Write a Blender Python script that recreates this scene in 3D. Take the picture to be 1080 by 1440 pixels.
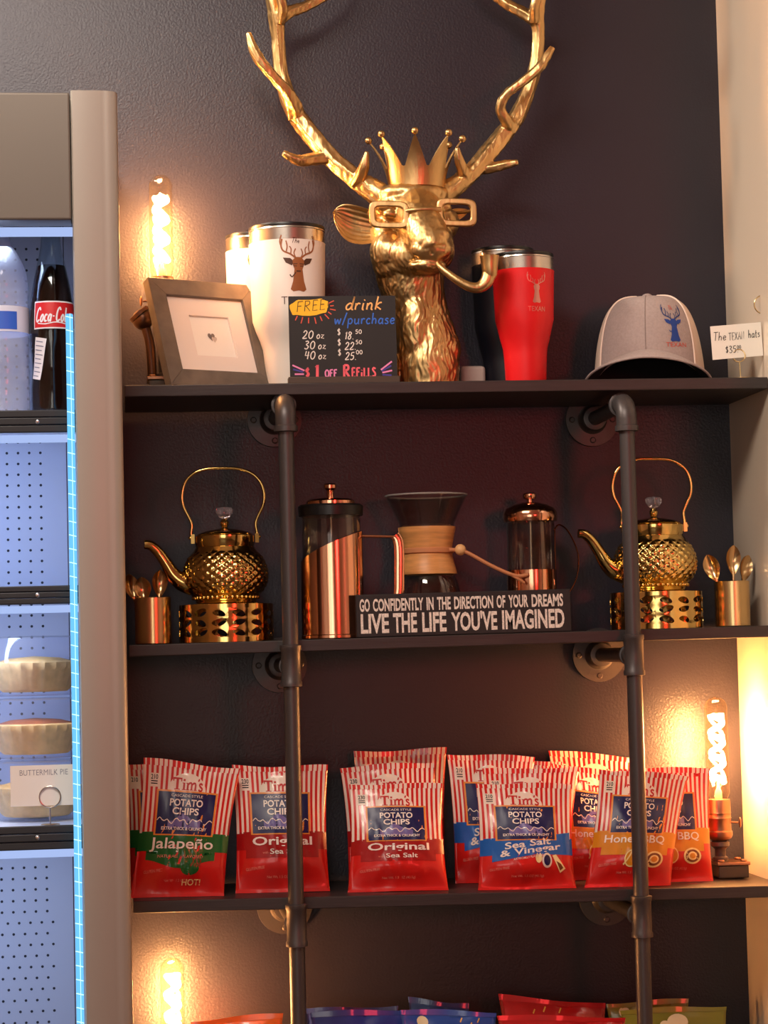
import bpy, bmesh, math, random
from mathutils import Vector, Matrix, Euler, noise
from mathutils.geometry import tessellate_polygon
for o in list(bpy.data.objects): bpy.data.objects.remove(o)
scn = bpy.context.scene
COL = scn.collection
PI = math.pi
R = math.radians
# ------------------------------------------------------------------ camera
FPX = 3200.0
CAM = Vector((-0.383, -3.6, 1.30))
YAW, PITCH, ROLL = R(6.5), R(3.4), R(1.38)
fw = Vector((math.sin(YAW)*math.cos(PITCH), math.cos(YAW)*math.cos(PITCH), math.sin(PITCH)))
r0 = fw.cross(Vector((0, 0, 1))).normalized()
u0 = r0.cross(fw).normalized()
cr = r0*math.cos(ROLL) - u0*math.sin(ROLL)
cu = u0*math.cos(ROLL) + r0*math.sin(ROLL)
cam_d = bpy.data.cameras.new('camera')
cam_d.sensor_fit = 'VERTICAL'; cam_d.sensor_height = 36.0; cam_d.sensor_width = 27.0
cam_d.lens = FPX/1440.0*36.0
cam_d.clip_start = 0.05
cam = bpy.data.objects.new('camera', cam_d); COL.objects.link(cam)
cam.matrix_world = Matrix(((cr.x, cu.x, -fw.x, CAM.x), (cr.y, cu.y, -fw.y, CAM.y), (cr.z, cu.z, -fw.z, CAM.z), (0, 0, 0, 1)))
scn.camera = cam
def pix(px, py, Y):
    d = fw + cr*((px-540)/FPX) + cu*((720-py)/FPX)
    return CAM + d*((Y-CAM.y)/d.y)
def U(Y): return (Y-CAM.y)/FPX
# ------------------------------------------------------------------ colour management, world, lights
vs = scn.view_settings
scn.display_settings.display_device = 'sRGB'
vs.view_transform = 'Standard'; vs.look = 'None'; vs.gamma = 1.0; vs.use_curve_mapping = False
vs.exposure = 0.0
w = bpy.data.worlds.new('room_world'); scn.world = w; w.use_nodes = True
w.node_tree.nodes['Background'].inputs[0].default_value = (1.0, 0.85, 0.72, 1)
w.node_tree.nodes['Background'].inputs[1].default_value = 0.012
def area(name, loc, target, size, size_y, energy, col):
    l = bpy.data.lights.new(name, 'AREA'); l.shape = 'RECTANGLE'; l.size = size; l.size_y = size_y
    l.energy = energy; l.color = col
    o = bpy.data.objects.new(name, l); COL.objects.link(o); o.location = loc
    o.rotation_euler = (Vector(target)-Vector(loc)).to_track_quat('-Z', 'Y').to_euler()
    return o
area('ceiling_light', (-1.10, -0.38, 2.70), (-1.0, -0.10, 1.5), 0.3, 0.3, 30, (1.0, 0.88, 0.74))
area('ceiling_light', (-0.65, -1.65, 2.82), (0.05, -.5, 1.0), 0.9, 0.5, 38, (1.0, 0.87, 0.74))
area('window_daylight', (-1.0, -6.35, 1.5), (0, 0, 1.4), 1.6, 1.9, 15, (1.0, 0.93, 0.88))
area('red_neon', (1.06, -4.3, 1.74), (0.26, 0, 1.5), 0.42, 0.5, 15, (1.0, 0.05, 0.05))
FILAMENT = 740.0
# ------------------------------------------------------------------ materials
def lin(c):
    def f(v):
        v /= 255.0
        return v/12.92 if v <= 0.04045 else ((v+0.055)/1.055)**2.4
    return (f(c[0]), f(c[1]), f(c[2]), 1)
MATS = {}
def mat(name, rgb, rough=0.5, metal=0.0, bump=0.0, bscale=80.0, stretch=(1, 1, 1), var=0.0, vscale=8.0, coat=0.0, spec=0.5, trans=0.0, ior=1.45, emit=None, estr=0.0):
    if name in MATS: return MATS[name]
    m = bpy.data.materials.new(name); m.use_nodes = True
    nt = m.node_tree; b = nt.nodes['Principled BSDF']
    b.inputs['Base Color'].default_value = lin(rgb)
    b.inputs['Roughness'].default_value = rough
    b.inputs['Metallic'].default_value = metal
    b.inputs['Coat Weight'].default_value = coat
    b.inputs['Specular IOR Level'].default_value = spec
    b.inputs['Transmission Weight'].default_value = trans
    b.inputs['IOR'].default_value = ior
    if emit:
        b.inputs['Emission Color'].default_value = lin(emit); b.inputs['Emission Strength'].default_value = estr
    if bump or var:
        tc = nt.nodes.new('ShaderNodeTexCoord'); mp = nt.nodes.new('ShaderNodeMapping')
        mp.inputs['Scale'].default_value = stretch
        nt.links.new(tc.outputs['Object'], mp.inputs['Vector'])
    if bump:
        n = nt.nodes.new('ShaderNodeTexNoise'); n.inputs['Scale'].default_value = bscale; n.inputs['Detail'].default_value = 3
        nt.links.new(mp.outputs[0], n.inputs['Vector'])
        bp = nt.nodes.new('ShaderNodeBump'); bp.inputs['Strength'].default_value = bump; bp.inputs['Distance'].default_value = 0.002
        nt.links.new(n.outputs['Fac'], bp.inputs['Height']); nt.links.new(bp.outputs[0], b.inputs['Normal'])
    if var:
        n2 = nt.nodes.new('ShaderNodeTexNoise'); n2.inputs['Scale'].default_value = vscale; n2.inputs['Detail'].default_value = 4
        nt.links.new(mp.outputs[0], n2.inputs['Vector'])
        rp = nt.nodes.new('ShaderNodeValToRGB')
        c = lin(rgb)
        rp.color_ramp.elements[0].position = 0.3; rp.color_ramp.elements[1].position = 0.7
        rp.color_ramp.elements[0].color = tuple(x*(1-var) for x in c[:3])+(1,)
        rp.color_ramp.elements[1].color = tuple(min(1, x*(1+var)) for x in c[:3])+(1,)
        nt.links.new(n2.outputs['Fac'], rp.inputs[0]); nt.links.new(rp.outputs[0], b.inputs['Base Color'])
    MATS[name] = m
    return m
def thin_glass(name, tint=(255, 255, 255), refl=1.0, rough=0.02, blend=0.12, frost=0.0):
    if name in MATS: return MATS[name]
    m = bpy.data.materials.new(name); m.use_nodes = True; nt = m.node_tree
    for n in list(nt.nodes): nt.nodes.remove(n)
    out = nt.nodes.new('ShaderNodeOutputMaterial'); mx = nt.nodes.new('ShaderNodeMixShader')
    tr = nt.nodes.new('ShaderNodeBsdfTransparent'); gl = nt.nodes.new('ShaderNodeBsdfGlossy'); lw = nt.nodes.new('ShaderNodeLayerWeight')
    mm = nt.nodes.new('ShaderNodeMath'); mm.operation = 'MULTIPLY'; mm.inputs[1].default_value = refl
    tr.inputs[0].default_value = lin(tint); gl.inputs['Roughness'].default_value = rough
    lw.inputs['Blend'].default_value = 0.5
    pw = nt.nodes.new('ShaderNodeMath'); pw.operation = 'POWER'; pw.inputs[1].default_value = 3.2
    ad = nt.nodes.new('ShaderNodeMath'); ad.operation = 'MULTIPLY_ADD'; ad.inputs[1].default_value = 0.85; ad.inputs[2].default_value = 0.035+blend*.15
    nt.links.new(lw.outputs['Facing'], pw.inputs[0]); nt.links.new(pw.outputs[0], ad.inputs[0]); nt.links.new(ad.outputs[0], mm.inputs[0]); nt.links.new(mm.outputs[0], mx.inputs[0])
    nt.links.new(tr.outputs[0], mx.inputs[1]); nt.links.new(gl.outputs[0], mx.inputs[2]); last = mx
    if frost:
        df = nt.nodes.new('ShaderNodeBsdfDiffuse'); df.inputs[0].default_value = (.85, .88, .95, 1); m2 = nt.nodes.new('ShaderNodeMixShader'); m2.inputs[0].default_value = frost
        nt.links.new(mx.outputs[0], m2.inputs[1]); nt.links.new(df.outputs[0], m2.inputs[2]); last = m2
    nt.links.new(last.outputs[0], out.inputs[0])
    MATS[name] = m
    return m
def glow(name, rgb, strength):
    if name in MATS: return MATS[name]
    m = bpy.data.materials.new(name); m.use_nodes = True; nt = m.node_tree
    for n in list(nt.nodes): nt.nodes.remove(n)
    out = nt.nodes.new('ShaderNodeOutputMaterial'); e = nt.nodes.new('ShaderNodeEmission')
    e.inputs[0].default_value = lin(rgb); e.inputs[1].default_value = strength
    nt.links.new(e.outputs[0], out.inputs[0])
    MATS[name] = m
    return m
# ------------------------------------------------------------------ mesh helpers
class MB:
    def __init__(s): s.v = []; s.f = []; s.m = []
    def add(s, vs_, fs, mi=0):
        k = len(s.v); s.v += [tuple(p) for p in vs_]
        for f in fs: s.f.append(tuple(i+k for i in f)); s.m.append(mi)
    def box(s, c, size, mi=0, M=None):
        c = Vector(c); hx, hy, hz = (x/2 for x in size); vv = []
        for z in (-hz, hz):
            for x, y in ((-hx, -hy), (hx, -hy), (hx, hy), (-hx, hy)):
                p = Vector((x, y, z)); p = (M @ p) if M else p
                vv.append(c+p)
        s.add(vv, [(3, 2, 1, 0), (4, 5, 6, 7), (0, 1, 5, 4), (1, 2, 6, 5), (2, 3, 7, 6), (3, 0, 4, 7)], mi)
    def lathe(s, prof, n=48, mi=0, c=(0, 0, 0), cap0=True, cap1=True, M=None, fn=None, sx=1.0, sy=1.0):
        c = Vector(c); vv = []; fs = []
        for j, (r, z) in enumerate(prof):
            for i in range(n):
                a = 2*PI*i/n
                rr = fn(a, z, r) if fn else r
                p = Vector((rr*math.sin(a)*sx, -rr*math.cos(a)*sy, z)); p = (M @ p) if M else p
                vv.append(c+p)
        for j in range(len(prof)-1):
            for i in range(n):
                i2 = (i+1) % n
                fs.append((j*n+i, j*n+i2, (j+1)*n+i2, (j+1)*n+i))
        if cap0: fs.append(tuple(reversed(range(n))))
        if cap1: fs.append(tuple(range((len(prof)-1)*n, len(prof)*n)))
        s.add(vv, fs, mi)
    def tube(s, pts, rad, n=12, mi=0, caps=True, ridge=0.0, nr=7, flat=None):
        pts = [Vector(p) for p in pts]
        if not isinstance(rad, (list, tuple)): rad = [rad]*len(pts)
        t0 = (pts[1]-pts[0]).normalized()
        nrm = t0.orthogonal().normalized()
        if flat: nrm = (Vector(flat)-t0*t0.dot(Vector(flat))).normalized()
        vv = []; fs = []; pt = t0
        for k, p in enumerate(pts):
            if k == 0: t = t0
            elif k == len(pts)-1: t = (pts[k]-pts[k-1]).normalized()
            else: t = ((pts[k+1]-pts[k]).normalized()+(pts[k]-pts[k-1]).normalized()).normalized()
            ax = pt.cross(t)
            if ax.length > 1e-7: nrm = Matrix.Rotation(pt.angle(t), 3, ax.normalized()) @ nrm
            pt = t; bn = t.cross(nrm).normalized()
            r = rad[k]
            for i in range(n):
                a = 2*PI*i/n
                q = r*(1+ridge*math.cos(nr*a+k*0.15))
                if flat: vv.append(p+nrm*q*0.28*math.cos(a)+bn*q*math.sin(a))
                else: vv.append(p+nrm*q*math.cos(a)+bn*q*math.sin(a))
        for k in range(len(pts)-1):
            for i in range(n):
                i2 = (i+1) % n
                fs.append((k*n+i, k*n+i2, (k+1)*n+i2, (k+1)*n+i))
        if caps:
            fs.append(tuple(reversed(range(n)))); fs.append(tuple(range((len(pts)-1)*n, len(pts)*n)))
        s.add(vv, fs, mi)
    def ball(s, c, r, mi=0, n=16, M=None):
        if not isinstance(r, (list, tuple)): r = (r, r, r)
        c = Vector(c); vv = []; fs = []; m = n//2
        for j in range(m+1):
            ph = PI*j/m
            for i in range(n):
                a = 2*PI*i/n
                p = Vector((r[0]*math.sin(ph)*math.cos(a), r[1]*math.sin(ph)*math.sin(a), -r[2]*math.cos(ph)))
                p = (M @ p) if M else p
                vv.append(c+p)
        for j in range(m):
            for i in range(n):
                i2 = (i+1) % n
                if j == 0: fs.append((i, n+i2, n+i))
                elif j == m-1: fs.append((j*n+i, j*n+i2, (j+1)*n+i))
                else: fs.append((j*n+i, j*n+i2, (j+1)*n+i2, (j+1)*n+i))
        s.add(vv, fs, mi)
    def prism(s, poly, y0, y1, mi=0):
        # outline in x,z extruded along y
        n = len(poly)
        vv = [(x, y0, z) for x, z in poly]+[(x, y1, z) for x, z in poly]
        fs = [tuple(range(n)), tuple(reversed(range(n, 2*n)))]+[(i, n+i, n+(i+1) % n, (i+1) % n) for i in range(n)]
        s.add(vv, fs, mi)
def smooth_pts(pts, sub=5, closed=False):
    P = [Vector(p) for p in pts]; n = len(P); out = []
    rng = n if closed else n-1
    for i in range(rng):
        if closed: a, b, c, d = P[(i-1) % n], P[i], P[(i+1) % n], P[(i+2) % n]
        else: a, b, c, d = P[max(i-1, 0)], P[i], P[i+1], P[min(i+2, n-1)]
        for k in range(sub):
            t = k/sub
            out.append(0.5*((2*b)+(c-a)*t+(2*a-5*b+4*c-d)*t*t+(3*b-a-3*c+d)*t*t*t))
    if not closed: out.append(P[-1])
    return out
def lerp_list(v, n):
    out = []
    for i in range(n):
        t = i/(n-1)*(len(v)-1); k = min(int(t), len(v)-2); f = t-k
        out.append(v[k]*(1-f)+v[k+1]*f)
    return out
def stube(mb, pts, rad, sub=5, **kw):
    p = smooth_pts(pts, sub)
    r = lerp_list(rad, len(p)) if isinstance(rad, (list, tuple)) else rad
    mb.tube(p, r, **kw)
def link(name, me, mats, parent=None, loc=(0, 0, 0), rot=(0, 0, 0), smooth=True, sharp=40):
    for m in (mats if isinstance(mats, (list, tuple)) else [mats]): me.materials.append(m)
    if smooth:
        for p in me.polygons: p.use_smooth = True
        me.set_sharp_from_angle(angle=R(sharp))
    o = bpy.data.objects.new(name, me); COL.objects.link(o)
    o.location = loc; o.rotation_euler = rot
    if parent: o.parent = parent
    return o
def obj(name, mb, mats, parent=None, loc=(0, 0, 0), rot=(0, 0, 0), smooth=True, sharp=40, bevel=0.0, fix=True):
    me = bpy.data.meshes.new(name)
    me.from_pydata(mb.v, [], mb.f)
    me.polygons.foreach_set('material_index', mb.m)
    me.update()
    if fix:
        bm = bmesh.new(); bm.from_mesh(me); bmesh.ops.recalc_face_normals(bm, faces=bm.faces); bm.to_mesh(me); bm.free()
    o = link(name, me, mats, parent, loc, rot, smooth, sharp)
    if bevel:
        b = o.modifiers.new('bevel', 'BEVEL'); b.width = bevel; b.segments = 3; b.limit_method = 'ANGLE'; b.angle_limit = R(50)
    return o
def tag(o, label, cat, group=None):
    o['label'] = label; o['category'] = cat
    if group: o['group'] = group
    return o
def thing(name, label, cat, loc=(0, 0, 0), rot=(0, 0, 0), group=None):
    o = bpy.data.objects.new(name, None); COL.objects.link(o); o.empty_display_size = 0.05
    o.location = loc; o.rotation_euler = rot
    return tag(o, label, cat, group)
def struct(o): o['kind'] = 'structure'; return o
def dup(root, loc, rot, label, group=None):
    r = root.copy(); COL.objects.link(r); r.location = loc; r.rotation_euler = rot; r['label'] = label
    if group: r['group'] = group
    for ch in list(root.children):
        c = ch.copy(); COL.objects.link(c); c.parent = r
        for g in list(ch.children):
            d = g.copy(); COL.objects.link(d); d.parent = c
    return r
def remesh(mb, voxel, it=6, fac=0.5):
    me = bpy.data.meshes.new('tmp'); me.from_pydata(mb.v, [], mb.f); me.update()
    bm = bmesh.new(); bm.from_mesh(me); bmesh.ops.recalc_face_normals(bm, faces=bm.faces); bm.to_mesh(me); bm.free()
    o = bpy.data.objects.new('tmp', me); COL.objects.link(o)
    m = o.modifiers.new('r', 'REMESH'); m.mode = 'VOXEL'; m.voxel_size = voxel
    s = o.modifiers.new('s', 'SMOOTH'); s.iterations = it; s.factor = fac
    dg = bpy.context.evaluated_depsgraph_get(); dg.update()
    res = bpy.data.meshes.new_from_object(o.evaluated_get(dg))
    bpy.data.objects.remove(o); bpy.data.meshes.remove(me)
    return res
# ------------------------------------------------------------------ flat artwork helpers (printed on a surface through a mapping)
_txt = {}
def font_mesh(text, bold=0.0):
    k = (text, bold)
    if k in _txt: return _txt[k]
    c = bpy.data.curves.new('t', 'FONT'); c.body = text; c.size = 1; c.offset = bold; c.resolution_u = 3; c.fill_mode = 'FRONT'
    o = bpy.data.objects.new('t', c); COL.objects.link(o)
    dg = bpy.context.evaluated_depsgraph_get(); dg.update()
    me = o.evaluated_get(dg).to_mesh()
    v = [(p.co.x, p.co.y) for p in me.vertices]; f = [tuple(p.vertices) for p in me.polygons]
    o.evaluated_get(dg).to_mesh_clear()
    bpy.data.objects.remove(o); bpy.data.curves.remove(c)
    xs = [p[0] for p in v]; ys = [p[1] for p in v]
    x0, x1, y0, y1 = min(xs), max(xs), min(ys), max(ys)
    v = [((x-x0)/(x1-x0)-0.5, (y-y0)/(y1-y0)-0.5) for x, y in v]
    _txt[k] = (v, f)
    return _txt[k]
def subdiv(v, f, L):
    v = list(v); tris = []
    for q in f:
        for i in range(1, len(q)-1): tris.append((q[0], q[i], q[i+1]))
    for _ in range(7):
        cache = {}; out = []; any_ = False
        def mid(a, b):
            k = (min(a, b), max(a, b))
            if k in cache: return cache[k]
            d = math.hypot(v[a][0]-v[b][0], v[a][1]-v[b][1])
            if d > L:
                v.append(((v[a][0]+v[b][0])/2, (v[a][1]+v[b][1])/2)); cache[k] = len(v)-1
            else: cache[k] = None
            return cache[k]
        for a, b, c in tris:
            ab, bc, ca = mid(a, b), mid(b, c), mid(c, a)
            n = sum(x is not None for x in (ab, bc, ca))
            if n == 0: out.append((a, b, c)); continue
            any_ = True
            if n == 3: out += [(a, ab, ca), (ab, b, bc), (ca, bc, c), (ab, bc, ca)]
            elif n == 1:
                if ab is not None: out += [(a, ab, c), (ab, b, c)]
                elif bc is not None: out += [(b, bc, a), (bc, c, a)]
                else: out += [(c, ca, b), (ca, a, b)]
            else:
                if ab is None: out += [(c, ca, bc), (ca, a, b), (ca, b, bc)]
                elif bc is None: out += [(a, ab, ca), (ab, b, c), (ab, c, ca)]
                else: out += [(b, bc, ab), (bc, c, a), (bc, a, ab)]
        tris = out
        if not any_: break
    return v, tris
def d_text(mb, text, cx, cy, wd, ht, mp, mi, bold=0.0, L=None, rot=0.0, shear=0.0, eps=0.0003, fn=None):
    v, f = font_mesh(text, bold)
    c, s_ = math.cos(rot), math.sin(rot); vv = []
    for x, y in v:
        x, y = (x+shear*y*ht/wd)*wd, y*ht
        if fn: x, y = fn(x, y)
        vv.append((cx+x*c-y*s_, cy+x*s_+y*c))
    if L: vv, f = subdiv(vv, f, L)
    mb.add([mp(x, y, eps) for x, y in vv], f, mi)
def d_poly(mb, poly, mp, mi, L=None, eps=0.0002):
    tri = tessellate_polygon([[Vector((x, y, 0)) for x, y in poly]])
    v, f = list(poly), [tuple(t) for t in tri]
    if L: v, f = subdiv(v, f, L)
    mb.add([mp(x, y, eps) for x, y in v], f, mi)
def d_rect(mb, x0, y0, x1, y1, mp, mi, nx=1, ny=1, eps=0.0002):
    vv = []; fs = []
    for j in range(ny+1):
        for i in range(nx+1): vv.append(mp(x0+(x1-x0)*i/nx, y0+(y1-y0)*j/ny, eps))
    for j in range(ny):
        for i in range(nx): k = j*(nx+1)+i; fs.append((k, k+1, k+nx+2, k+nx+1))
    mb.add(vv, fs, mi)
def d_stroke(mb, pts, wd, mp, mi, eps=0.0003, sub=4, taper=False):
    p = smooth_pts([(x, y, 0) for x, y in pts], sub) if (len(pts) > 2 and sub > 1) else [Vector((x, y, 0)) for x, y in pts]
    vv = []; n = len(p)
    for i in range(n):
        t = (p[min(i+1, n-1)]-p[max(i-1, 0)])
        if t.length < 1e-9: t = Vector((1, 0, 0))
        t.normalize(); nn = Vector((-t.y, t.x, 0))
        k = wd/2*(1-0.7*i/(n-1) if taper else 1)
        for s_ in (1, -1): q = p[i]+nn*k*s_; vv.append(mp(q.x, q.y, eps))
    mb.add(vv, [(2*i, 2*i+1, 2*i+3, 2*i+2) for i in range(n-1)], mi)
G = {
'd': (.5, [[(.42,.38),(.25,.5),(.05,.28),(.1,.03),(.28,.05),(.4,.3),(.46,1.0),(.42,.1),(.54,.02)]]),
'r': (.4, [[(.08,.5),(.1,0)],[(.1,.28),(.22,.48),(.38,.44)]]),
'i': (.24, [[(.1,.5),(.1,.05),(.2,0)],[(.11,.7),(.14,.76)]]),
'n': (.5, [[(.06,.5),(.08,0)],[(.09,.3),(.22,.5),(.37,.38),(.38,.05),(.48,0)]]),
'k': (.5, [[(.1,1),(.08,.5),(.08,0)],[(.42,.55),(.25,.5),(.1,.27),(.26,.15),(.46,0)]]),
'w': (.6, [[(.03,.5),(.12,0),(.28,.42),(.42,0),(.55,.52)]]),
'/': (.4, [[(.05,-.1),(.35,1.05)]]),
'p': (.5, [[(.08,.5),(.07,-.4)],[(.08,.35),(.25,.5),(.42,.3),(.3,.02),(.09,.08)]]),
'u': (.5, [[(.07,.5),(.08,.1),(.22,0),(.38,.15)],[(.4,.5),(.4,.08),(.48,0)]]),
'c': (.42, [[(.36,.42),(.2,.5),(.05,.25),(.18,0),(.38,.08)]]),
'h': (.5, [[(.08,1),(.07,0)],[(.08,.3),(.24,.5),(.38,.36),(.38,0)]]),
'a': (.5, [[(.38,.42),(.2,.5),(.05,.22),(.18,0),(.36,.14)],[(.4,.5),(.4,.06),(.5,0)]]),
's': (.4, [[(.34,.44),(.18,.5),(.08,.36),(.28,.22),(.3,.06),(.16,0),(.04,.07)]]),
'e': (.44, [[(.06,.24),(.36,.3),(.3,.48),(.14,.47),(.05,.22),(.18,0),(.4,.08)]]),
'o': (.46, [[(.22,.5),(.05,.28),(.12,.02),(.3,.02),(.4,.26),(.3,.48),(.2,.48)]]),
'z': (.44, [[(.05,.46),(.36,.48),(.06,.04),(.42,.02)]]),
'l': (.26, [[(.12,1),(.1,.1),(.22,0)]]),
't': (.36, [[(.16,.85),(.15,.05),(.3,0)],[(.02,.52),(.32,.54)]]),
'0': (.6, [[(.3,1),(.08,.7),(.1,.2),(.3,0),(.5,.25),(.5,.75),(.28,1)]]),
'1': (.3, [[(.08,.8),(.2,1),(.17,0)]]),
'2': (.55, [[(.06,.75),(.22,1),(.44,.82),(.3,.4),(.04,.02),(.5,.05)]]),
'3': (.55, [[(.08,.92),(.3,1),(.42,.8),(.2,.55),(.46,.3),(.28,0),(.04,.1)]]),
'4': (.55, [[(.12,1),(.06,.45),(.5,.48)],[(.4,.95),(.36,0)]]),
'5': (.55, [[(.46,1),(.14,.97)],[(.14,.97),(.1,.58),(.38,.56),(.42,.2),(.2,0),(.04,.1)]]),
'8': (.55, [[(.4,.88),(.2,1),(.1,.78),(.4,.35),(.3,.02),(.1,.1),(.12,.35),(.42,.75),(.38,.9)]]),
'$': (.5, [[(.42,.8),(.2,.88),(.1,.68),(.38,.4),(.3,.14),(.06,.2)],[(.28,1.05),(.22,0)]]),
'.': (.2, [[(.06,.0),(.1,.06)]]),
'F': (.5, [[(.1,1),(.08,0)],[(.1,.98),(.48,1)],[(.1,.55),(.38,.56)]]),
'R': (.55, [[(.1,1),(.08,0)],[(.1,.98),(.4,.95),(.42,.65),(.1,.5)],[(.18,.5),(.5,0)]]),
'E': (.5, [[(.1,1),(.09,0),(.46,.02)],[(.1,1),(.46,.98)],[(.1,.52),(.38,.53)]]),
'!': (.25, [[(.14,1),(.1,.3)],[(.09,.02),(.1,.08)]]),
'O': (.6, [[(.3,1),(.07,.7),(.1,.2),(.3,0),(.52,.25),(.52,.75),(.28,1)]]),
'T': (.55, [[(.0,1),(.55,1)],[(.28,1),(.26,0)]]),
'X': (.55, [[(.04,1),(.5,0)],[(.5,1),(.02,0)]]),
'A': (.55, [[(.02,0),(.28,1),(.52,0)],[(.12,.38),(.44,.38)]]),
'N': (.6, [[(.06,0),(.08,1),(.5,0),(.52,1)]]),
'C': (.6, [[(.52,.8),(.34,1),(.1,.75),(.08,.25),(.28,0),(.54,.16)]]),
'L': (.45, [[(.1,1),(.08,0),(.44,.03)]]),
'S': (.5, [[(.44,.86),(.24,1),(.1,.78),(.4,.35),(.28,.02),(.05,.12)]]),
'-': (.4, [[(.06,.35),(.32,.37)]]), ' ': (.35, []),
}
def s_text(mb, text, x, y, size, wd, mp, mi, shear=0.0, sx=1.0, rot=0.0, eps=0.0004, sub=4):
    cx = 0.0; c, s_ = math.cos(rot), math.sin(rot)
    for ch in text:
        wdt, st = G[ch]
        for pl in st:
            pts = []
            for a, b in pl:
                q = (cx+a+shear*b)*size*sx; r = b*size
                pts.append((x+q*c-r*s_, y+q*s_+r*c))
            corner = ch in 'FETXANLz1/wk4' and len(pts) <= 4
            d_stroke(mb, pts, wd, mp, mi, eps, 1 if corner else sub)
        cx += wdt+0.08
def emblem(mb, cx, cy, h, mp, m_line, m_head, m_dark, L=0.004, fill=True):
    # a stag's head and neck with branching antlers, h = total height, cy = its foot
    w_ = h
    def P(a, b): return (cx+a*w_, cy+b*w_)
    for s_ in (-1, 1):
        S = lambda *pp: [P(s_*a, b) for a, b in pp]
        d_stroke(mb, S((.06,.60),(.14,.66),(.27,.72),(.31,.82),(.29,.93)), .030*h, mp, m_line)
        d_stroke(mb, S((.29,.76),(.33,.88),(.30,1.0)), .022*h, mp, m_line)
        d_stroke(mb, S((.22,.70),(.20,.80),(.22,.90)), .022*h, mp, m_line)
        d_stroke(mb, S((.14,.66),(.13,.75),(.16,.80)), .02*h, mp, m_line)
        d_stroke(mb, S((.05,.6),(.08,.68),(.05,.76)), .02*h, mp, m_line)
        if fill:
            d_poly(mb, S((.08,.53),(.15,.59),(.28,.60),(.23,.51),(.12,.46)), mp, m_dark, L, .0003)
    d_poly(mb, [P(-.11,.55),P(-.05,.61),P(.05,.61),P(.11,.55),P(.10,.46),P(.065,.37),P(.075,.32),P(.045,.285),P(-.045,.285),P(-.075,.32),P(-.065,.37),P(-.10,.46)], mp, m_head, L, .0004)
    d_poly(mb, [P(-.075,.40),P(.075,.40),P(.105,.18),P(.15,.04),P(.10,0),P(0,.02),P(-.10,0),P(-.15,.04),P(-.105,.18)], mp, m_head, L, .0003)
    if fill:
        for s_ in (-1, 1):
            d_stroke(mb, [P(s_*.02,.49),P(s_*.09,.49),P(s_*.09,.45),P(s_*.03,.45)], .014*h, mp, m_dark, .0006, 1)
        d_stroke(mb, [P(-.04,.36),P(.04,.36)], .03*h, mp, m_dark, .0006, 1)
        d_stroke(mb, [P(-.05,.34),P(-.12,.26),P(-.16,.3)], .02*h, mp, m_dark, .0006)
# ------------------------------------------------------------------ shared materials
GOLD = mat('antique_gold', (206, 170, 116), 0.37, 1.0, bump=0.25, bscale=180, stretch=(1, 1, .25), var=0.30, vscale=30)
GOLD_S = mat('polished_gold', (218, 184, 112), 0.13, 1.0)
GOLD_B = mat('brushed_gold', (214, 182, 128), 0.25, 1.0)
COPPER = mat('polished_copper', (228, 166, 132), 0.14, 1.0)
COPPER_D = mat('aged_copper', (160, 118, 94), 0.33, 1.0, var=.2, vscale=40)
STEEL = mat('brushed_steel', (205, 195, 185), 0.25, 1.0)
BLACKP = mat('black_plastic', (18, 17, 18), 0.35)
SHELF_M = mat('black_stained_board', (48, 41, 41), 0.42, bump=.12, bscale=30, stretch=(1, 12, 12), var=.2, vscale=14)
PIPE_M = mat('black_iron', (78, 72, 72), 0.42, 0.5, bump=.15, bscale=120)
WHITE_M = mat('white_enamel', (238, 226, 216), 0.38)
RED_M = mat('red_powder_coat', (224, 20, 26), 0.42, bump=.08, bscale=300)
NAVY_M = mat('midnight_powder_coat', (14, 15, 26), 0.45)
WOOD_M = mat('maple_wood', (214, 150, 88), 0.4, bump=.05, bscale=30, stretch=(1, 1, 8), var=.18, vscale=24, coat=.3)
GLASS_EDGE = mat('glass_edge', (235, 232, 228), .05, trans=.75, ior=1.3)
GLASS = thin_glass('clear_glass', (250, 248, 244), 1.0, 0.02, .10)
BULB_G = thin_glass('bulb_glass', (255, 246, 230), 0.6, 0.03, .0)
PLAST_G = thin_glass('clear_plastic', (246, 248, 255), 0.7, 0.06, .1, .05)
CRYSTAL = mat('crystal', (245, 240, 250), 0.03, trans=0.9, ior=1.5)
PAPER = mat('white_card', (244, 238, 228), 0.7)
INK = mat('black_ink', (22, 20, 20), 0.6)
# ------------------------------------------------------------------ room
XR = pix(1037, 920, 0).x
XL, YF, ZC = -2.6, -6.5, 2.9
WALL_M = mat('charcoal_wall_paint', (40, 37, 47), 0.335, bump=0.28, bscale=260, spec=.42)
CREAM_M = mat('cream_wall_paint', (236, 216, 194), 0.30, bump=0.06, bscale=150, coat=.5)
CEIL_M = mat('ceiling_paint', (200, 190, 178), 0.8)
FLOOR_M = mat('floor_tiles', (96, 82, 70), 0.4, var=.2, vscale=3)
def slab(name, x0, x1, y0, y1, z0, z1, m):
    b = MB(); b.box(((x0+x1)/2, (y0+y1)/2, (z0+z1)/2), (x1-x0, y1-y0, z1-z0))
    return struct(obj(name, b, m, smooth=False))
slab('wall_back', XL, 2.4, 0, .1, 0, ZC, WALL_M)
XF = 2.4
slab('wall_right', XR, XR+.1, -.62, .1, 0, ZC, CREAM_M)
slab('wall_side', XF, XF+.1, YF, .1, 0, ZC, CREAM_M)
slab('wall_left', XL-.1, XL, YF, .1, 0, ZC, CREAM_M)
slab('wall_front', XL, XF, YF-.1, YF, 0, ZC, CREAM_M)
slab('floor', XL-.1, XF+.1, YF-.1, .1, -.1, 0, FLOOR_M)
slab('ceiling', XL-.1, XF+.1, YF-.1, .1, ZC, ZC+.1, CEIL_M)
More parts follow.
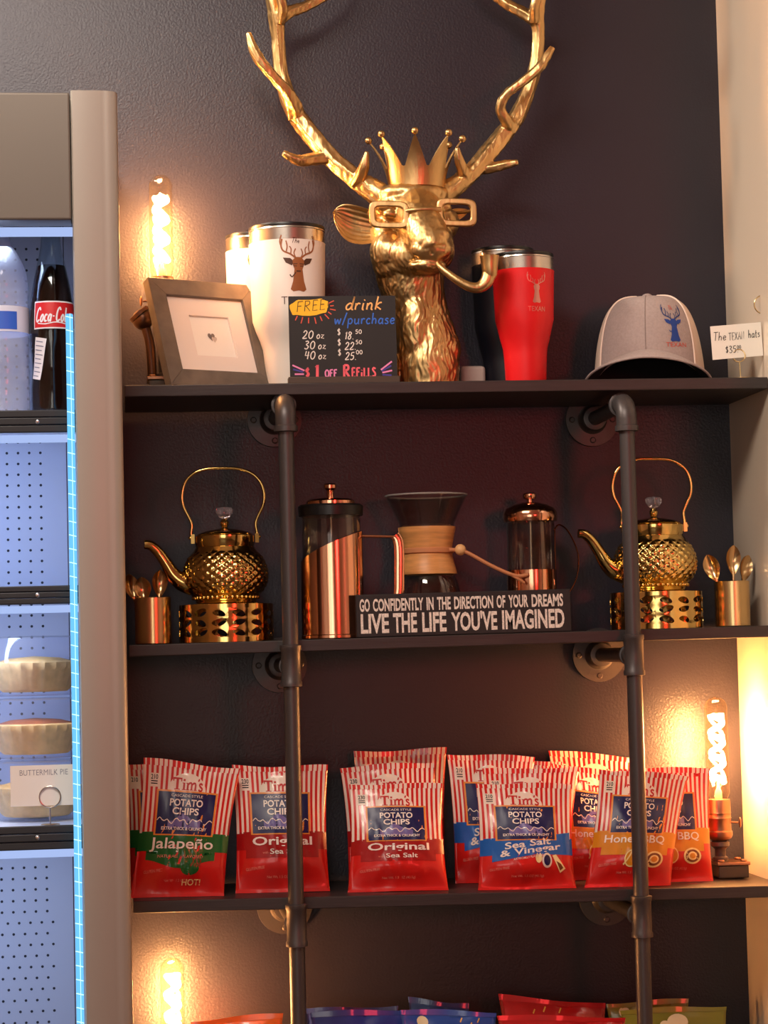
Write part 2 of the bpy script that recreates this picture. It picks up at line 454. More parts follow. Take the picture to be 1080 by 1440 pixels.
# ------------------------------------------------------------------ shelf boards
YS0, YS1, TH = -.235, -.010, .0175
SH = {}
def plane_z(k, x): return SH[k][0]+SH[k][1]*x
def mk_shelf(k, py, tilt, label):
    z = pix(540, py, YS0).z
    SH[k] = (z, tilt)
    x0, x1 = pix(172, 560, -.52).x+.003, XR-.002
    b = MB()
    vv = []
    for zz in (-TH, 0):
        for x, y in ((x0, YS0), (x1, YS0), (x1, YS1), (x0, YS1)): vv.append((x, y, z+tilt*x+zz))
    b.add(vv, [(3, 2, 1, 0), (4, 5, 6, 7), (0, 1, 5, 4), (1, 2, 6, 5), (2, 3, 7, 6), (3, 0, 4, 7)])
    o = obj('shelf_board', b, SHELF_M, smooth=False, bevel=.0015)
    tag(o, label, 'shelf', 'black shelf boards on the pipe frame')
mk_shelf(0, 537, 0.002, 'topmost black shelf board, carrying the gold stag head and the cap')
mk_shelf(1, 896, 0.007, 'black shelf board carrying the gold kettles and coffee makers')
mk_shelf(2, 1259, -0.012, 'black shelf board carrying the row of red striped chip bags')
mk_shelf(3, 1600, 0.0, 'lowest black shelf board, under the orange, blue, red and green bags')
def on(k, px, Y, lift=0.0004):
    py = (537, 896, 1259, 1600)[k]
    for _ in range(8):
        p = pix(px, py, Y); zt = plane_z(k, p.x); py -= (zt-p.z)/U(Y)
    return Vector((p.x, Y, zt+lift))
# ------------------------------------------------------------------ pipe uprights
def pipe_frame(px, label, first):
    YP = -.2585
    x = pix(px, 880, YP).x
    base = Vector((x, YP, 0))
    t = thing('pipe_upright', label, 'pipe support', base, group='black iron pipe uprights of the shelving')
    zt = pix(px, 566, YP).z
    rp = .0116
    zs = [plane_z(k, x)-TH-.0145 for k in range(4)]
    zs[0] = zt
    b = MB(); b.tube([(0, 0, .002), (0, 0, zt-.02)], rp, n=20); obj('pipe', b, PIPE_M, t)
    b = MB(); b.lathe([(.045, .001), (.045, .006), (.022, .008), (.019, .025), (.013, .026)], 28); obj('floor_flange', b, PIPE_M, t)
    # elbow at the top
    b = MB(); pts = []
    for i in range(11):
        a = PI/2*i/10
        pts.append((0, .026-.026*math.cos(a), zt-.026+.026*math.sin(a)))
    b.tube([(0, 0, zt-.036)]+pts+[(0, .036, zt)], .0155, n=20)
    b.lathe([(.0125, zt-.044), (.0178, zt-.043), (.0178, zt-.035), (.0155, zt-.034)], 24)
    b.tube([(0, .033, zt), (0, .034, zt), (0, .042, zt), (0, .043, zt)], [.0162, .0188, .0188, .0162], n=24)
    obj('elbow', b, PIPE_M, t)
    for k in range(4):
        z = zs[k]
        if k:
            z -= .006
            b = MB(); h = .030
            b.lathe([(.0120, z-h-.001), (.0160, z-h), (.0160, z-h+.006), (.0146, z-h+.008), (.0146, z+h-.008), (.0160, z+h-.006), (.0160, z+h), (.0120, z+h+.001)], 24)
            b.tube([(0, .010, z), (0, .026, z), (0, .0265, z), (0, .033, z), (0, .034, z)], [.0140, .0140, .0160, .0160, .0120], n=20)
            obj('tee', b, PIPE_M, t)
        b = MB(); b.tube([(0, .030, z), (0, -YP-.004, z)], .0114, n=18); obj('bracket_pipe', b, PIPE_M, t)
        b = MB()
        yw = -YP-.0005
        b.tube([(0, yw-.030, z), (0, yw-.029, z), (0, yw-.012, z), (0, yw-.008, z), (0, yw-.007, z), (0, yw, z)], [.015, .0185, .020, .024, .043, .0435], n=36)
        for i in range(4):
            a = PI/4*(2*i) - PI/2
            b.tube([(.033*math.cos(a), yw-.009, z+.033*math.sin(a)), (.033*math.cos(a), yw-.0072, z+.033*math.sin(a))], [.0035, .0055], n=10)
        if k == 1 and not first:
            mp = lambda X, Y_, e: (X, yw-.0072-e, z+Y_)
            def arc(xx, yy): a = xx/.032; return ((.032+yy)*math.sin(a), -(.032-yy)*math.cos(a))
            d_text(b, 'LA6V', 0, 0, .034, .010, lambda X, Y_, e: ((.031-Y_)*math.sin(X/.031)+.0, yw-.0072-e, z-(.031-Y_)*math.cos(X/.031)), 0, bold=.01, eps=.0008)
        obj('wall_flange', b, PIPE_M, t)
pipe_frame(408, 'left black iron pipe upright, in front of the shelf beside the tall copper press', True)
pipe_frame(890, 'right black iron pipe upright, crossing in front of the right gold kettle', False)
# ------------------------------------------------------------------ gold stag bust
DY = -.12
db = on(0, 602, DY)
stag = thing('stag_bust', 'large gold stag head bust wearing a crown and glasses and smoking a pipe', 'statue', db)
def D(px, py, Y): return pix(px, py, Y-.02)-db
k1 = U(DY)
b = MB()
def tubep(pts, rs, sub=4, **kw): stube(b, [D(*p) for p in pts], [r*k1 for r in rs], sub, **kw)
def ell(px, py, Y, rx, ry, rz, M=None): b.ball(D(px, py, Y), (rx*k1, ry*k1, rz*k1), n=24, M=M)
# neck and chest
tubep([(602,546,-.092),(602,515,-.092),(600,480,-.088),(590,440,-.085),(580,405,-.088),(574,365,-.09)], [42,45,44,40,46,52], n=28)
ell(628, 492, -.098, 20, 26, 30); ell(585, 455, -.115, 22, 22, 60); ell(545, 520, -.10, 16, 24, 40)
# skull, cheeks, jaw
ell(580, 298, -.095, 56, 46, 42); ell(580, 275, -.098, 54, 40, 20); ell(545, 355, -.112, 25, 30, 32); ell(536, 330, -.10, 16, 26, 26)
ell(585, 360, -.125, 44, 36, 34); ell(620, 348, -.12, 19, 34, 32); ell(628, 315, -.105, 18, 30, 22); ell(560, 375, -.11, 34, 28, 22)
# muzzle
tubep([(586,296,-.115),(594,318,-.148),(604,342,-.172),(608,355,-.178)], [36,34,30,27], n=24)
ell(609, 332, -.186, 25, 15, 13); ell(607, 350, -.188, 29, 13, 17); ell(600, 374, -.172, 27, 20, 11)
# brows and eyes
ell(546, 292, -.128, 20, 12, 8); ell(548, 302, -.132, 10, 10, 7); ell(622, 292, -.130, 14, 10, 8)
# bony antler bases
tubep([(548,285,-.095),(525,268,-.092),(510,258,-.09)], [20,17,15]); tubep([(612,280,-.095),(634,266,-.092),(648,256,-.09)], [20,16,14])
me = remesh(b, .0019, 7)
def fbm(p, s): return noise.noise(p*s)
def dents(lst):
    for c, r, d, ax in lst:
        for v in me.vertices:
            q = (v.co-c).length
            if q < r*2.2: v.co += ax*d*math.exp(-(q/r)**2)
for v in me.vertices: v.co.z = max(v.co.z, 0)
me.update()
inw = Vector((0, 1, 0))
lst = []
for i in range(13):
    t = i/12; lst.append((D(582+42*t, 367+4*math.sin(t*PI)-2*t, -.185), .0035, .0020, inw))
for px_ in (594, 622): lst.append((D(px_, 345, -.198), .0042, .0034, inw))
lst.append((D(607, 356, -.2), .003, .0024, inw))
dents(lst)
zc = D(580, 345, -.10).z; ztop = D(580,262,-.1).z
nm = [v.normal.copy() for v in me.vertices]
for i, v in enumerate(me.vertices):
    p = v.co; wt = max(0, min(1, (zc+.012-p.z)/.03))
    front = max(0, min(1, (-(p.y)-.055)/.03))
    wt = wt*(1-front*(p.z > D(580,385,DY).z))
    q = Vector((p.x*190+noise.noise(p*26)*2.2, p.y*190, p.z*34))
    a = noise.noise(q)*.0017+noise.noise(q*2.3)*.0011
    q2 = Vector((p.x*90, p.y*60, p.z*60))
    v.co += nm[i]*(a*wt+(noise.noise(q2)*.0012+noise.noise(q2*2.7)*.0005)*(1-wt))
link('bust', me, GOLD, stag, sharp=180)
# ears
def ear(pts, wd, dep, tilt, name='ear'):
    mb = MB(); P = smooth_pts([D(*p) for p in pts], 5); n = len(P); vv = []; m = 33
    up = Vector(tilt).normalized()
    for side in (0, 1):
        for i in range(n):
            t = i/(n-1); wdt = wd*k1*(math.sin(PI*min(1, t*.93+.10))**.75)
            for j in range(m):
                s_ = j/(m-1)*2-1
                cup = dep*k1*(1-s_*s_)*math.sin(PI*min(1, t+.12))
                rid = .0007*math.sin(j*1.55+t*2)*(1-side)*(.4+.6*math.sin(PI*t))
                vv.append(P[i]+up*wdt*s_+Vector((0, cup+rid+(.003 if side else 0)*(1-s_*s_*.9), 0)))
    fs = []
    for side in (0, 1):
        o_ = side*n*m
        for i in range(n-1):
            for j in range(m-1): fs.append((o_+i*m+j, o_+i*m+j+1, o_+(i+1)*m+j+1, o_+(i+1)*m+j))
    o_ = n*m
    for i in range(n-1):
        for j in (0, m-1): fs.append((i*m+j, (i+1)*m+j, o_+(i+1)*m+j, o_+i*m+j))
    for j in range(m-1):
        for i in (0, n-1): fs.append((i*m+j, i*m+j+1, o_+i*m+j+1, o_+i*m+j))
    mb.add(vv, fs); obj(name, mb, GOLD, stag, sharp=60)
ear([(545,322,-.098),(520,320,-.104),(495,314,-.105),(478,305,-.102),(468,298,-.098)], 27, 12, (.22, 0, 1))
ear([(622,304,-.085),(636,303,-.08),(648,300,-.075),(660,296,-.07)], 9, 5, (-.1, 0, 1))
# antlers
def antler(chains):
    mb = MB()
    for pts, rs in chains:
        stube(mb, [D(*p) for p in pts], [r*k1 for r in rs], 7, n=14, ridge=.10, nr=5)
    m_ = remesh(mb, .0014, 3)
    nn = [v.normal.copy() for v in m_.vertices]
    for i, v in enumerate(m_.vertices):
        p = v.co; v.co += nn[i]*(noise.noise(Vector((p.x*160, p.y*160, p.z*45)))*.0009)
    link('antler', m_, GOLD, stag, sharp=180)
antler([
 ([(540,282,-.095),(520,268,-.092),(498,250,-.088),(470,226,-.082),(440,192,-.075),(416,160,-.07),(402,130,-.068),(394,95,-.07),(391,55,-.075),(388,20,-.082),(380,-20,-.09),(376,-70,-.095),(384,-125,-.1),(402,-175,-.1)], [17,15,14,13,13.5,13,12,10,9.5,12,9,8,7,2]),
 ([(500,258,-.09),(508,245,-.105),(513,230,-.115),(516,213,-.12)], [12,9,7,3]),
 ([(462,222,-.082),(440,224,-.09),(420,226,-.098),(398,215,-.105)], [9,9,8,4]),
 ([(415,162,-.07),(412,148,-.085),(402,128,-.098),(385,108,-.108),(366,86,-.115),(355,66,-.118),(349,46,-.118)], [14,12,9,7.5,8,7,4]),
 ([(388,30,-.082),(405,18,-.075),(428,10,-.07),(452,-2,-.066),(480,-22,-.062),(500,-50,-.06)], [10,9,8,7,6,2]),
 ([(394,30,-.085),(398,12,-.1),(392,-10,-.11),(388,-34,-.118)], [8,7,6,2])])
antler([
 ([(620,278,-.095),(640,262,-.092),(660,246,-.088),(688,214,-.08),(712,184,-.074),(730,158,-.07),(746,118,-.068),(755,78,-.07),(757,45,-.075),(755,15,-.082),(762,-20,-.09),(764,-70,-.095),(755,-125,-.1),(738,-175,-.1)], [16,14,13,14,13,12,10,9.5,9,12,9,8,7,2]),
 ([(655,252,-.09),(650,238,-.105),(645,222,-.115),(643,207,-.12)], [11,8.5,6.5,3]),
 ([(672,238,-.082),(692,236,-.088),(710,232,-.094),(729,228,-.1)], [9,8,7,4]),
 ([(720,180,-.075),(712,170,-.09),(704,152,-.1),(713,132,-.11),(735,115,-.116),(758,95,-.12),(770,78,-.12),(777,67,-.118)], [12,9,7.5,6.5,7,7,6,4]),
 ([(754,30,-.082),(738,20,-.075),(716,8,-.07),(696,-6,-.066),(668,-26,-.062),(648,-50,-.06)], [10,9,8,7,6,2]),
 ([(752,30,-.085),(752,10,-.1),(758,-12,-.11),(762,-36,-.118)], [8,7,6,2])])
# crown
cb = D(586, 266, -.10)
mb = MB(); n = 128; vv = []; fs = []; rows = 9
def crown_pt(a, t, inner):
    ph = (a*8/(2*PI)) % 1.0; d = min(ph, 1-ph)*2
    hh = .029+.046*max(0, 1-d*1.12)**1.15
    z = hh*t
    r = .0435+.018*(z/.075)**1.3+.012*(z/.075)**3 - (.003 if inner else 0)
    return Vector((r*math.sin(a-.12), -r*.85*math.cos(a-.12), z))
for inner in (0, 1):
    for j in range(rows+1):
        for i in range(n): vv.append(cb+crown_pt(2*PI*i/n, j/rows, inner))
o_ = (rows+1)*n
for j in range(rows):
    for i in range(n):
        i2 = (i+1) % n
        fs.append((j*n+i, j*n+i2, (j+1)*n+i2, (j+1)*n+i)); fs.append((o_+j*n+i, o_+(j+1)*n+i, o_+(j+1)*n+i2, o_+j*n+i2))
for i in range(n):
    i2 = (i+1) % n
    fs.append((rows*n+i, rows*n+i2, o_+rows*n+i2, o_+rows*n+i)); fs.append((i, o_+i, o_+i2, i2))
mb.add(vv, fs)
for i in range(8):
    p = crown_pt(2*PI*i/8, 1, 0); mb.ball(cb+p*1.0+Vector((0, 0, .003)), .0058, n=14)
obj('crown', mb, GOLD, stag, sharp=50)
# glasses
def rim(c, wx, hz, tw, tilt):
    mb = MB(); pts = []
    for i in range(40):
        a = 2*PI*i/40; ca, sa = math.cos(a), math.sin(a); e = .42
        x = wx*math.copysign(abs(ca)**e, ca); z = hz*math.copysign(abs(sa)**e, sa)
        pts.append((x*k1, z*k1))
    n_ = len(pts); vv = []; fs = []
    for i in range(n_):
        x, z = pts[i]; sx_, sz_ = 1-tw*k1/(wx*k1), 1-tw*k1/(hz*k1)
        for (q, y) in (((x, z), -.0042), ((x*sx_, z*sz_), -.0042), ((x*sx_, z*sz_), .0042), ((x, z), .0042)):
            vv.append(c+Vector((q[0], y+q[0]*tilt, q[1]-q[0]*0.05)))
    for i in range(n_):
        j = (i+1) % n_
        for k in range(4): fs.append((i*4+k, i*4+(k+1) % 4, j*4+(k+1) % 4, j*4+k))
    mb.add(vv, fs); return mb
gl = thing('glasses', '', '', (0, 0, 0)); del gl['label']; del gl['category']; gl.parent = stag
b1 = rim(D(547, 302, -.168), 28, 19.5, 8.5, -.10); obj('rim', b1, GOLD, gl, bevel=.0022)
b2 = rim(D(642, 299, -.170), 28, 20, 8.5, -.06); obj('rim', b2, GOLD, gl, bevel=.0022)
b3 = MB(); stube(b3, [D(571, 297, -.171), D(583, 295, -.176), D(605, 294, -.176), D(619, 295, -.171)], [.0045, .0040, .0040, .0045], n=10); obj('bridge', b3, GOLD, gl)
for pts in ([(521,297,-.165),(519,300,-.13),(526,306,-.10)], [(668,294,-.167),(660,297,-.13),(638,300,-.09)]):
    b4 = MB(); stube(b4, [D(*p) for p in pts], .0026, n=8); obj('temple', b4, GOLD, gl)
# smoking pipe
b5 = MB()
stube(b5, [D(612,368,-.184), D(622,378,-.192), D(640,392,-.198), D(660,403,-.2), D(674,404,-.2), D(684,396,-.2), D(688,384,-.2)], [.0050, .0052, .0062, .0075, .0085, .0105, .011], n=16)
c_ = D(689, 384, -.2)
b5.lathe([(.006, -.012), (.0115, -.004), (.0125, .010), (.0142, .024), (.0150, .0262), (.0120, .0262), (.010, .012), (.0, .010)], 24, c=c_, cap0=True, cap1=False)
obj('smoking_pipe', b5, GOLD, stag)

# ------------------------------------------------------------------ tumblers
def tumbler(name, label, base, H, Ru, Rl, ztap, body, group=None, lidc=BLACKP, rotz=0.0):
    t = thing(name, label, 'tumbler', base, (0, 0, rotz), group)
    b = MB(); rs = Ru*.955
    prof = [(Rl-.003, 0), (Rl-.0008, .001), (Rl, .004), (Rl*1.06, ztap-.035), (Rl*1.10, ztap-.022), (Rl*1.22, ztap-.008), (Rl*.25+Ru*.70, ztap+.006), (rs*.985, ztap+.022), (rs, ztap+.04), (Ru*.995, H-.028), (Ru, H-.0265)]
    b.lathe(prof, 64, cap1=True); obj('cup', b, body, t)
    b = MB(); b.lathe([(Ru*.985, H-.029), (Ru*.985, H-.009), (Ru, H-.0082), (Ru*.99, H-.006), (Ru*.93, H-.006)], 64); obj('steel_rim', b, STEEL, t)
    b = MB(); b.lathe([(Ru*.93, H-.012), (Ru*.99, H-.006), (Ru*1.0, H-.004), (Ru*.985, H-.0005), (Ru*.9, H+.0005), (Ru*.86, H-.003), (.001, H-.003)], 56)
    b.box((0, -Ru*.45, H), (.022, .016, .007)); obj('lid', b, lidc, t)
    def mp(x, y, e):
        zz = y
        for i in range(len(prof)-1):
            if prof[i][1] <= zz <= prof[i+1][1]:
                f = (zz-prof[i][1])/(prof[i+1][1]-prof[i][1]+1e-9); r = prof[i][0]*(1-f)+prof[i+1][0]*f; break
        else: r = Ru
        r += e; a = x/Ru
        return (r*math.sin(a), -r*math.cos(a), zz)
    return t, mp
BROWN = mat('stag_brown', (150, 88, 48), .5); DBROWN = mat('stag_dark_brown', (74, 44, 28), .5)
SILV = mat('laser_etched_steel', (214, 150, 140), .3, .75)
yw_ = -.132
wb = on(0, 408, yw_)
Hw = pix(408, 321, yw_).z-wb.z
t, mp = tumbler('tumbler', 'tall white tumbler with a brown stag print, behind the black chalk sign', wb, Hw, 54.5*U(yw_), 34*U(yw_), .085, WHITE_M, 'white tumblers')
e = MB(); xo = 12*U(yw_); zt = pix(408, 340, yw_).z-wb.z; zb = pix(408, 418, yw_).z-wb.z
emblem(e, xo, zb, zt-zb, mp, 0, 0, 1)
obj('stag_print', e, [BROWN, DBROWN], t, fix=False)
e = MB()
d_text(e, 'TEXAN', xo, pix(408, 430, yw_).z-wb.z, .056, .0115, mp, 0, L=.006, bold=-.01)
obj('lettering', e, DBROWN, t, fix=False)
e = MB(); s_text(e, 'Th', xo-.011, zt-.012, .008, .0008, mp, 0, shear=.3); s_text(e, 'e', xo-.001, zt-.012, .007, .0008, mp, 0)
obj('script_word', e, DBROWN, t, fix=False)
ys_ = -.048
sb = on(0, 361, ys_)
t, mp = tumbler('tumbler', 'smaller white tumbler half hidden behind the tall white tumbler', sb, pix(366, 332, ys_).z-sb.z, 40*U(ys_), 28*U(ys_), .075, WHITE_M, 'white tumblers')
e = MB(); emblem(e, .008, pix(366, 418, ys_).z-sb.z, .060, mp, 0, 0, 1); obj('stag_print', e, [BROWN, DBROWN], t, fix=False)
yr_ = -.150
rb = on(0, 740, yr_)
t, mp = tumbler('tumbler', 'red tumbler with an etched silver stag, in front of a dark tumbler', rb, pix(740, 359, yr_).z-rb.z, 44.5*U(yr_), 29*U(yr_), .080, RED_M, 'tumblers beside the stag bust')
e = MB(); xo = 12*U(yr_)
emblem(e, xo, pix(740, 432, yr_).z-rb.z, .0475, mp, 0, 0, 0, fill=False)
d_text(e, 'TEXAN', xo, pix(740, 440, yr_).z-rb.z, .030, .0075, mp, 0, L=.006); obj('etched_stag', e, SILV, t, fix=False)
yk_ = -.060
kb = on(0, 712, yk_)
tumbler('tumbler', 'dark tumbler with a steel rim behind the red tumbler', kb, pix(712, 352, yk_).z-kb.z, 45*U(yk_), 30*U(yk_), .080, NAVY_M, 'tumblers beside the stag bust')
# small white box between bust and tumbler
p = on(0, 664, -.06)
b = MB(); b.box((0, 0, .021), (.040, .036, .042)); o = obj('plastic_box', b, mat('grey_white_plastic', (176, 164, 156), .5), None, p, bevel=.006)
tag(o, 'small pale plastic box low behind the gold bust, left of the red tumbler', 'box')

# ------------------------------------------------------------------ chalk price sign
ysg = -.217
sgb = on(0, 484, ysg)
sgn = thing('chalk_sign', 'black chalk price sign reading FREE drink w/purchase, in front of the white tumbler', 'sign', sgb)
SW, SHT = 153*U(ysg), (537-411)*U(ysg)
b = MB(); tl = .035
b.box((0, .0015, SHT/2+.003), (SW, .003, SHT-.006), M=None); obj('board', b, mat('chalkboard', (26, 23, 24), .55), sgn, rot=(-tl, 0, 0), smooth=False)
b = MB(); b.box((0, .004, .005), (SW+.006, .022, .010)); obj('stand', b, mat('dark_walnut', (72, 58, 48), .5), sgn, bevel=.001)
def smp(px, py):  # artwork measured on the sign: x right, z up, metres
    return ((px-484)*U(ysg), (537-py)*U(ysg))
TR = Matrix.Rotation(-tl, 3, 'X')
smap = lambda x, y, e: tuple(TR @ Vector((x, -e, y)))
CH_W = mat('chalk_white', (232, 222, 214), .8); CH_B = mat('chalk_blue', (58, 108, 205), .8); CH_O = mat('chalk_peach', (240, 180, 112), .8)
CH_Y = mat('chalk_yellow', (250, 190, 48), .8); CH_P = mat('chalk_pink', (242, 104, 118), .8); CH_L = mat('chalk_lilac', (236, 140, 190), .8)
CH_R = mat('chalk_red_orange', (214, 88, 70), .8); CH_I = mat('chalk_indigo', (74, 66, 150), .8)
k2 = U(ysg)
e = MB()
cx, cy = smp(437, 427)
pl = []
for i in range(36):
    a = 2*PI*i/36; e2 = .55
    pl.append((cx+27.5*k2*math.copysign(abs(math.cos(a))**e2, math.cos(a))*(1+.04*math.sin(5*a)), cy+11.5*k2*math.copysign(abs(math.sin(a))**.7, math.sin(a))*(1+.08*math.sin(7*a))+.0025*math.cos(a)))
d_poly(e, pl, smap, 3, eps=.0004)
for i in range(22):
    a = 2*PI*i/22+.1; r1, r2 = (30, 36+3*(i % 2))
    p1 = (cx+r1*k2*math.cos(a), cy+r1*.50*k2*math.sin(a)); p2 = (cx+r2*k2*math.cos(a)*.98, cy+(r2*.50+5)*k2*math.sin(a))
    if p2[1] < SHT-.002 and p2[0] > -SW/2+.002: d_stroke(e, [p1, p2], .0016, smap, 6, .0004)
x, y = smp(418, 434); s_text(e, 'FREE!', x, y, .0155, .0010, smap, 8, sx=1.25, shear=.15, rot=.09, eps=.0008)
x, y = smp(488, 431); s_text(e, 'drink', x, y, .0200, .0023, smap, 2, shear=.22, sx=1.12, eps=.0006)
x, y = smp(472, 451.5); s_text(e, 'w/purchase', x, y, .0165, .0019, smap, 1, sx=1.03, shear=.12)
for (px_, py_, a_, b_, c_) in ((426, 472, '20', '18.', '50'), (428, 487, '30', '22.', '50'), (428, 501.5, '40', '25.', '00')):
    x, y = smp(px_, py_); s_text(e, a_, x, y, .0120, .0016, smap, 0, sx=1.1, shear=.15)
    x, y = smp(px_+20, py_); s_text(e, 'oz', x, y, .0120, .0014, smap, 0, shear=.1)
    x, y = smp(476, py_-4); s_text(e, '$', x, y, .0105, .0014, smap, 0)
    x, y = smp(486, py_+1.5); s_text(e, b_, x, y, .0112, .0015, smap, 0, sx=1.05, shear=.15)
    x, y = smp(502, py_-6.5); s_text(e, c_, x, y, .0060, .0011, smap, 0, sx=1.3)
x, y = smp(429, 527.5); s_text(e, '$', x, y, .0140, .0024, smap, 4); 
x, y = smp(443, 527.5); s_text(e, '1', x, y, .0185, .0042, smap, 4)
x, y = smp(457, 527.5); s_text(e, 'OFF', x, y, .0110, .0022, smap, 5, sx=.95)
x, y = smp(483, 527.5); s_text(e, 'R', x, y, .0180, .0034, smap, 4); x, y = smp(495, 527.5); s_text(e, 'EFiLLS', x, y, .0135, .0026, smap, 4, sx=.90)
for pts, c_ in (([(411, 510), (428, 518)], 5), ([(414, 523), (427, 523)], 5), ([(412, 516), (426, 520)], 7), ([(537, 518), (553, 506)], 5), ([(539, 522), (553, 519)], 5), ([(539, 525), (552, 526)], 7), ([(538, 520), (552, 512)], 7)):
    d_stroke(e, [smp(*q) for q in pts], .0024, smap, c_, .0005, 1)
obj('chalk_lettering', e, [CH_W, CH_B, CH_O, CH_Y, CH_P, CH_L, CH_R, CH_I, INK], sgn, fix=False)

# ------------------------------------------------------------------ picture frame with the small heart
fa, fl = R(27), R(22)
fb = on(0, 241, -.228)
FRW, FRH = .176*1.05, .163*1.13
fr = thing('picture_frame', 'grey wood picture frame with a tiny heart in a white mat, leaning at the left', 'picture frame', fb, (0, 0, fa))
FM = mat('grey_barnwood', (104, 94, 84), .55, bump=.3, bscale=60, stretch=(1, 1, 1), var=.2, vscale=40)
TF = Matrix.Rotation(-fl, 3, 'X'); off = Vector((0, 0, .001))
fw_, dp = .0245, .018
FSX, FSZ = 1.05, 1.13
def fpt(x, y, z): return off+TF @ Vector((x*FSX, y, z*FSZ))
mb = MB()
def mitre(a, b_, c, d):
    vv = [fpt(x, 0, z) for x, z in (a, b_, c, d)]+[fpt(x, dp, z) for x, z in (a, b_, c, d)]
    mb.add(vv, [(0, 1, 2, 3), (7, 6, 5, 4), (0, 4, 5, 1), (1, 5, 6, 2), (2, 6, 7, 3), (3, 7, 4, 0)])
W_, H_, q = .176, .163, fw_
mitre((0, 0), (W_, 0), (W_-q, q), (q, q)); mitre((W_, 0), (W_, H_), (W_-q, H_-q), (W_-q, q)); mitre((W_, H_), (0, H_), (q, H_-q), (W_-q, H_-q)); mitre((0, H_), (0, 0), (q, q), (q, H_-q))
obj('frame', mb, FM, fr, smooth=False, bevel=.0008)
mb = MB()
x0, x1, z0, z1 = .058, .124, .050, .112
def slabp(ax0, ax1, az0, az1, y0, y1):
    vv = [fpt(x, y, z) for y in (y0, y1) for x, z in ((ax0, az0), (ax1, az0), (ax1, az1), (ax0, az1))]
    mb.add(vv, [(0, 1, 2, 3), (7, 6, 5, 4), (0, 4, 5, 1), (1, 5, 6, 2), (2, 6, 7, 3), (3, 7, 4, 0)])
slabp(q-.003, x0, q-.003, H_-q+.003, .007, .011); slabp(x1, W_-q+.003, q-.003, H_-q+.003, .007, .011); slabp(x0, x1, q-.003, z0, .007, .011); slabp(x0, x1, z1, H_-q+.003, .007, .011)
obj('mat_board', mb, mat('mat_board_white', (236, 224, 214), .7), fr, smooth=False)
mb = MB(); slabp(q-.003, W_-q+.003, q-.003, H_-q+.003, .0112, .0145); obj('backing_card', mb, PAPER, fr, smooth=False)
mb = MB(); hp = []
for i in range(40):
    a = 2*PI*i/40
    hp.append((.090+.00036*16*math.sin(a)**3, .082+.00042*(13*math.cos(a)-5*math.cos(2*a)-2*math.cos(3*a)-math.cos(4*a))))
d_poly(mb, hp, lambda x, y, e_: tuple(fpt(x, .0110-e_, y)), 0)
d_poly(mb, [(x*.75+.0265, y*.75+.0165) for x, y in hp], lambda x, y, e_: tuple(fpt(x, .0108-e_, y)), 1)
obj('heart', mb, [mat('heart_grey', (112, 102, 98), .6), mat('heart_pale', (196, 184, 174), .6)], fr, fix=False)
mb = MB(); vv = [fpt(.06, dp, .02), fpt(.116, dp, .02), fpt(.1, dp, .12), fpt(.076, dp, .12)]
mb.tube([fpt(.088, dp, .10), Vector((.088, .062, .0045))], .004, n=8); obj('easel_leg', mb, FM, fr)

# ------------------------------------------------------------------ cap
cb_ = on(0, 914, -.112)
cp = thing('baseball_cap', 'grey trucker cap with a blue stag logo and white mesh back', 'cap', cb_, (0, 0, R(-17)))
GREY_F = mat('grey_melange_fabric', (166, 150, 146), .9, bump=.25, bscale=500, var=.08, vscale=300)
MESH_F = mat('off_white_mesh', (222, 200, 182), .9, bump=.5, bscale=600)
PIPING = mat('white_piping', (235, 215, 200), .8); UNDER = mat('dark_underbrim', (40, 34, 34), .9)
HC, RX, RYF, RYB = .142, .087, .074, .085
def crown_p(a, t):
    # a: 0 front, +-pi back ; t 0 base .. 1 top
    ca, sa = math.cos(a), math.sin(a)
    ry = RYF if ca > 0 else RYB
    fr_ = max(0, ca)
    z0 = .042*fr_**1.2
    z = z0+(HC-z0)*math.sin(t*PI/2)**(.92)
    s_ = math.cos(t*PI/2)**(.50 if ca > 0 else .62)
    s_ = s_*(1-.03*math.sin(t*PI)*(1-fr_))
    return Vector((RX*s_*sa, -ry*s_*ca-.004*t*t*0, z))
na, nt = 120, 26
fpan = R(57)
front, back = MB(), MB()
for b_, cond in ((front, lambda a: abs(a) <= fpan), (back, lambda a: abs(a) > fpan)):
    for i in range(na):
        a0 = -PI+2*PI*i/na; a1 = -PI+2*PI*(i+1)/na
        if not cond((a0+a1)/2): continue
        vv = []
        for j in range(nt+1):
            for a in (a0, a1): vv.append(crown_p(a, j/nt*.995))
        b_.add(vv, [(2*j, 2*j+1, 2*j+3, 2*j+2) for j in range(nt)])
for nme, b_, m_ in (('front_panels', front, GREY_F), ('mesh_back', back, MESH_F)):
    o = obj(nme, b_, m_, cp, sharp=180, fix=False)
    bm = bmesh.new(); bm.from_mesh(o.data); bmesh.ops.remove_doubles(bm, verts=bm.verts, dist=1e-5); bmesh.ops.recalc_face_normals(bm, faces=bm.faces); bm.to_mesh(o.data); bm.free()
    for p_ in o.data.polygons: p_.use_smooth = True
    s_ = o.modifiers.new('cloth_thickness', 'SOLIDIFY'); s_.thickness = .0012; s_.offset = -1
b_ = MB()
for s_ in (-1, 1): b_.tube([crown_p(s_*fpan, j/30*.97)*1.006 for j in range(31)], .0015, n=8)
obj('piping', b_, PIPING, cp)
b_ = MB(); b_.tube([crown_p(0.0, j/30*.97)+Vector((0, -.0003, .0002)) for j in range(31)], .0006, n=6); obj('seam', b_, mat('grey_thread', (140, 126, 122), .9), cp)
b_ = MB(); b_.ball((0, 0, HC+.001), (.0085, .0085, .0055), n=18); obj('button', b_, GREY_F, cp)
b_ = MB(); vv = [crown_p(-PI+2*PI*i/60, .02+.9*j/12)*.965 for j in range(13) for i in range(60)]
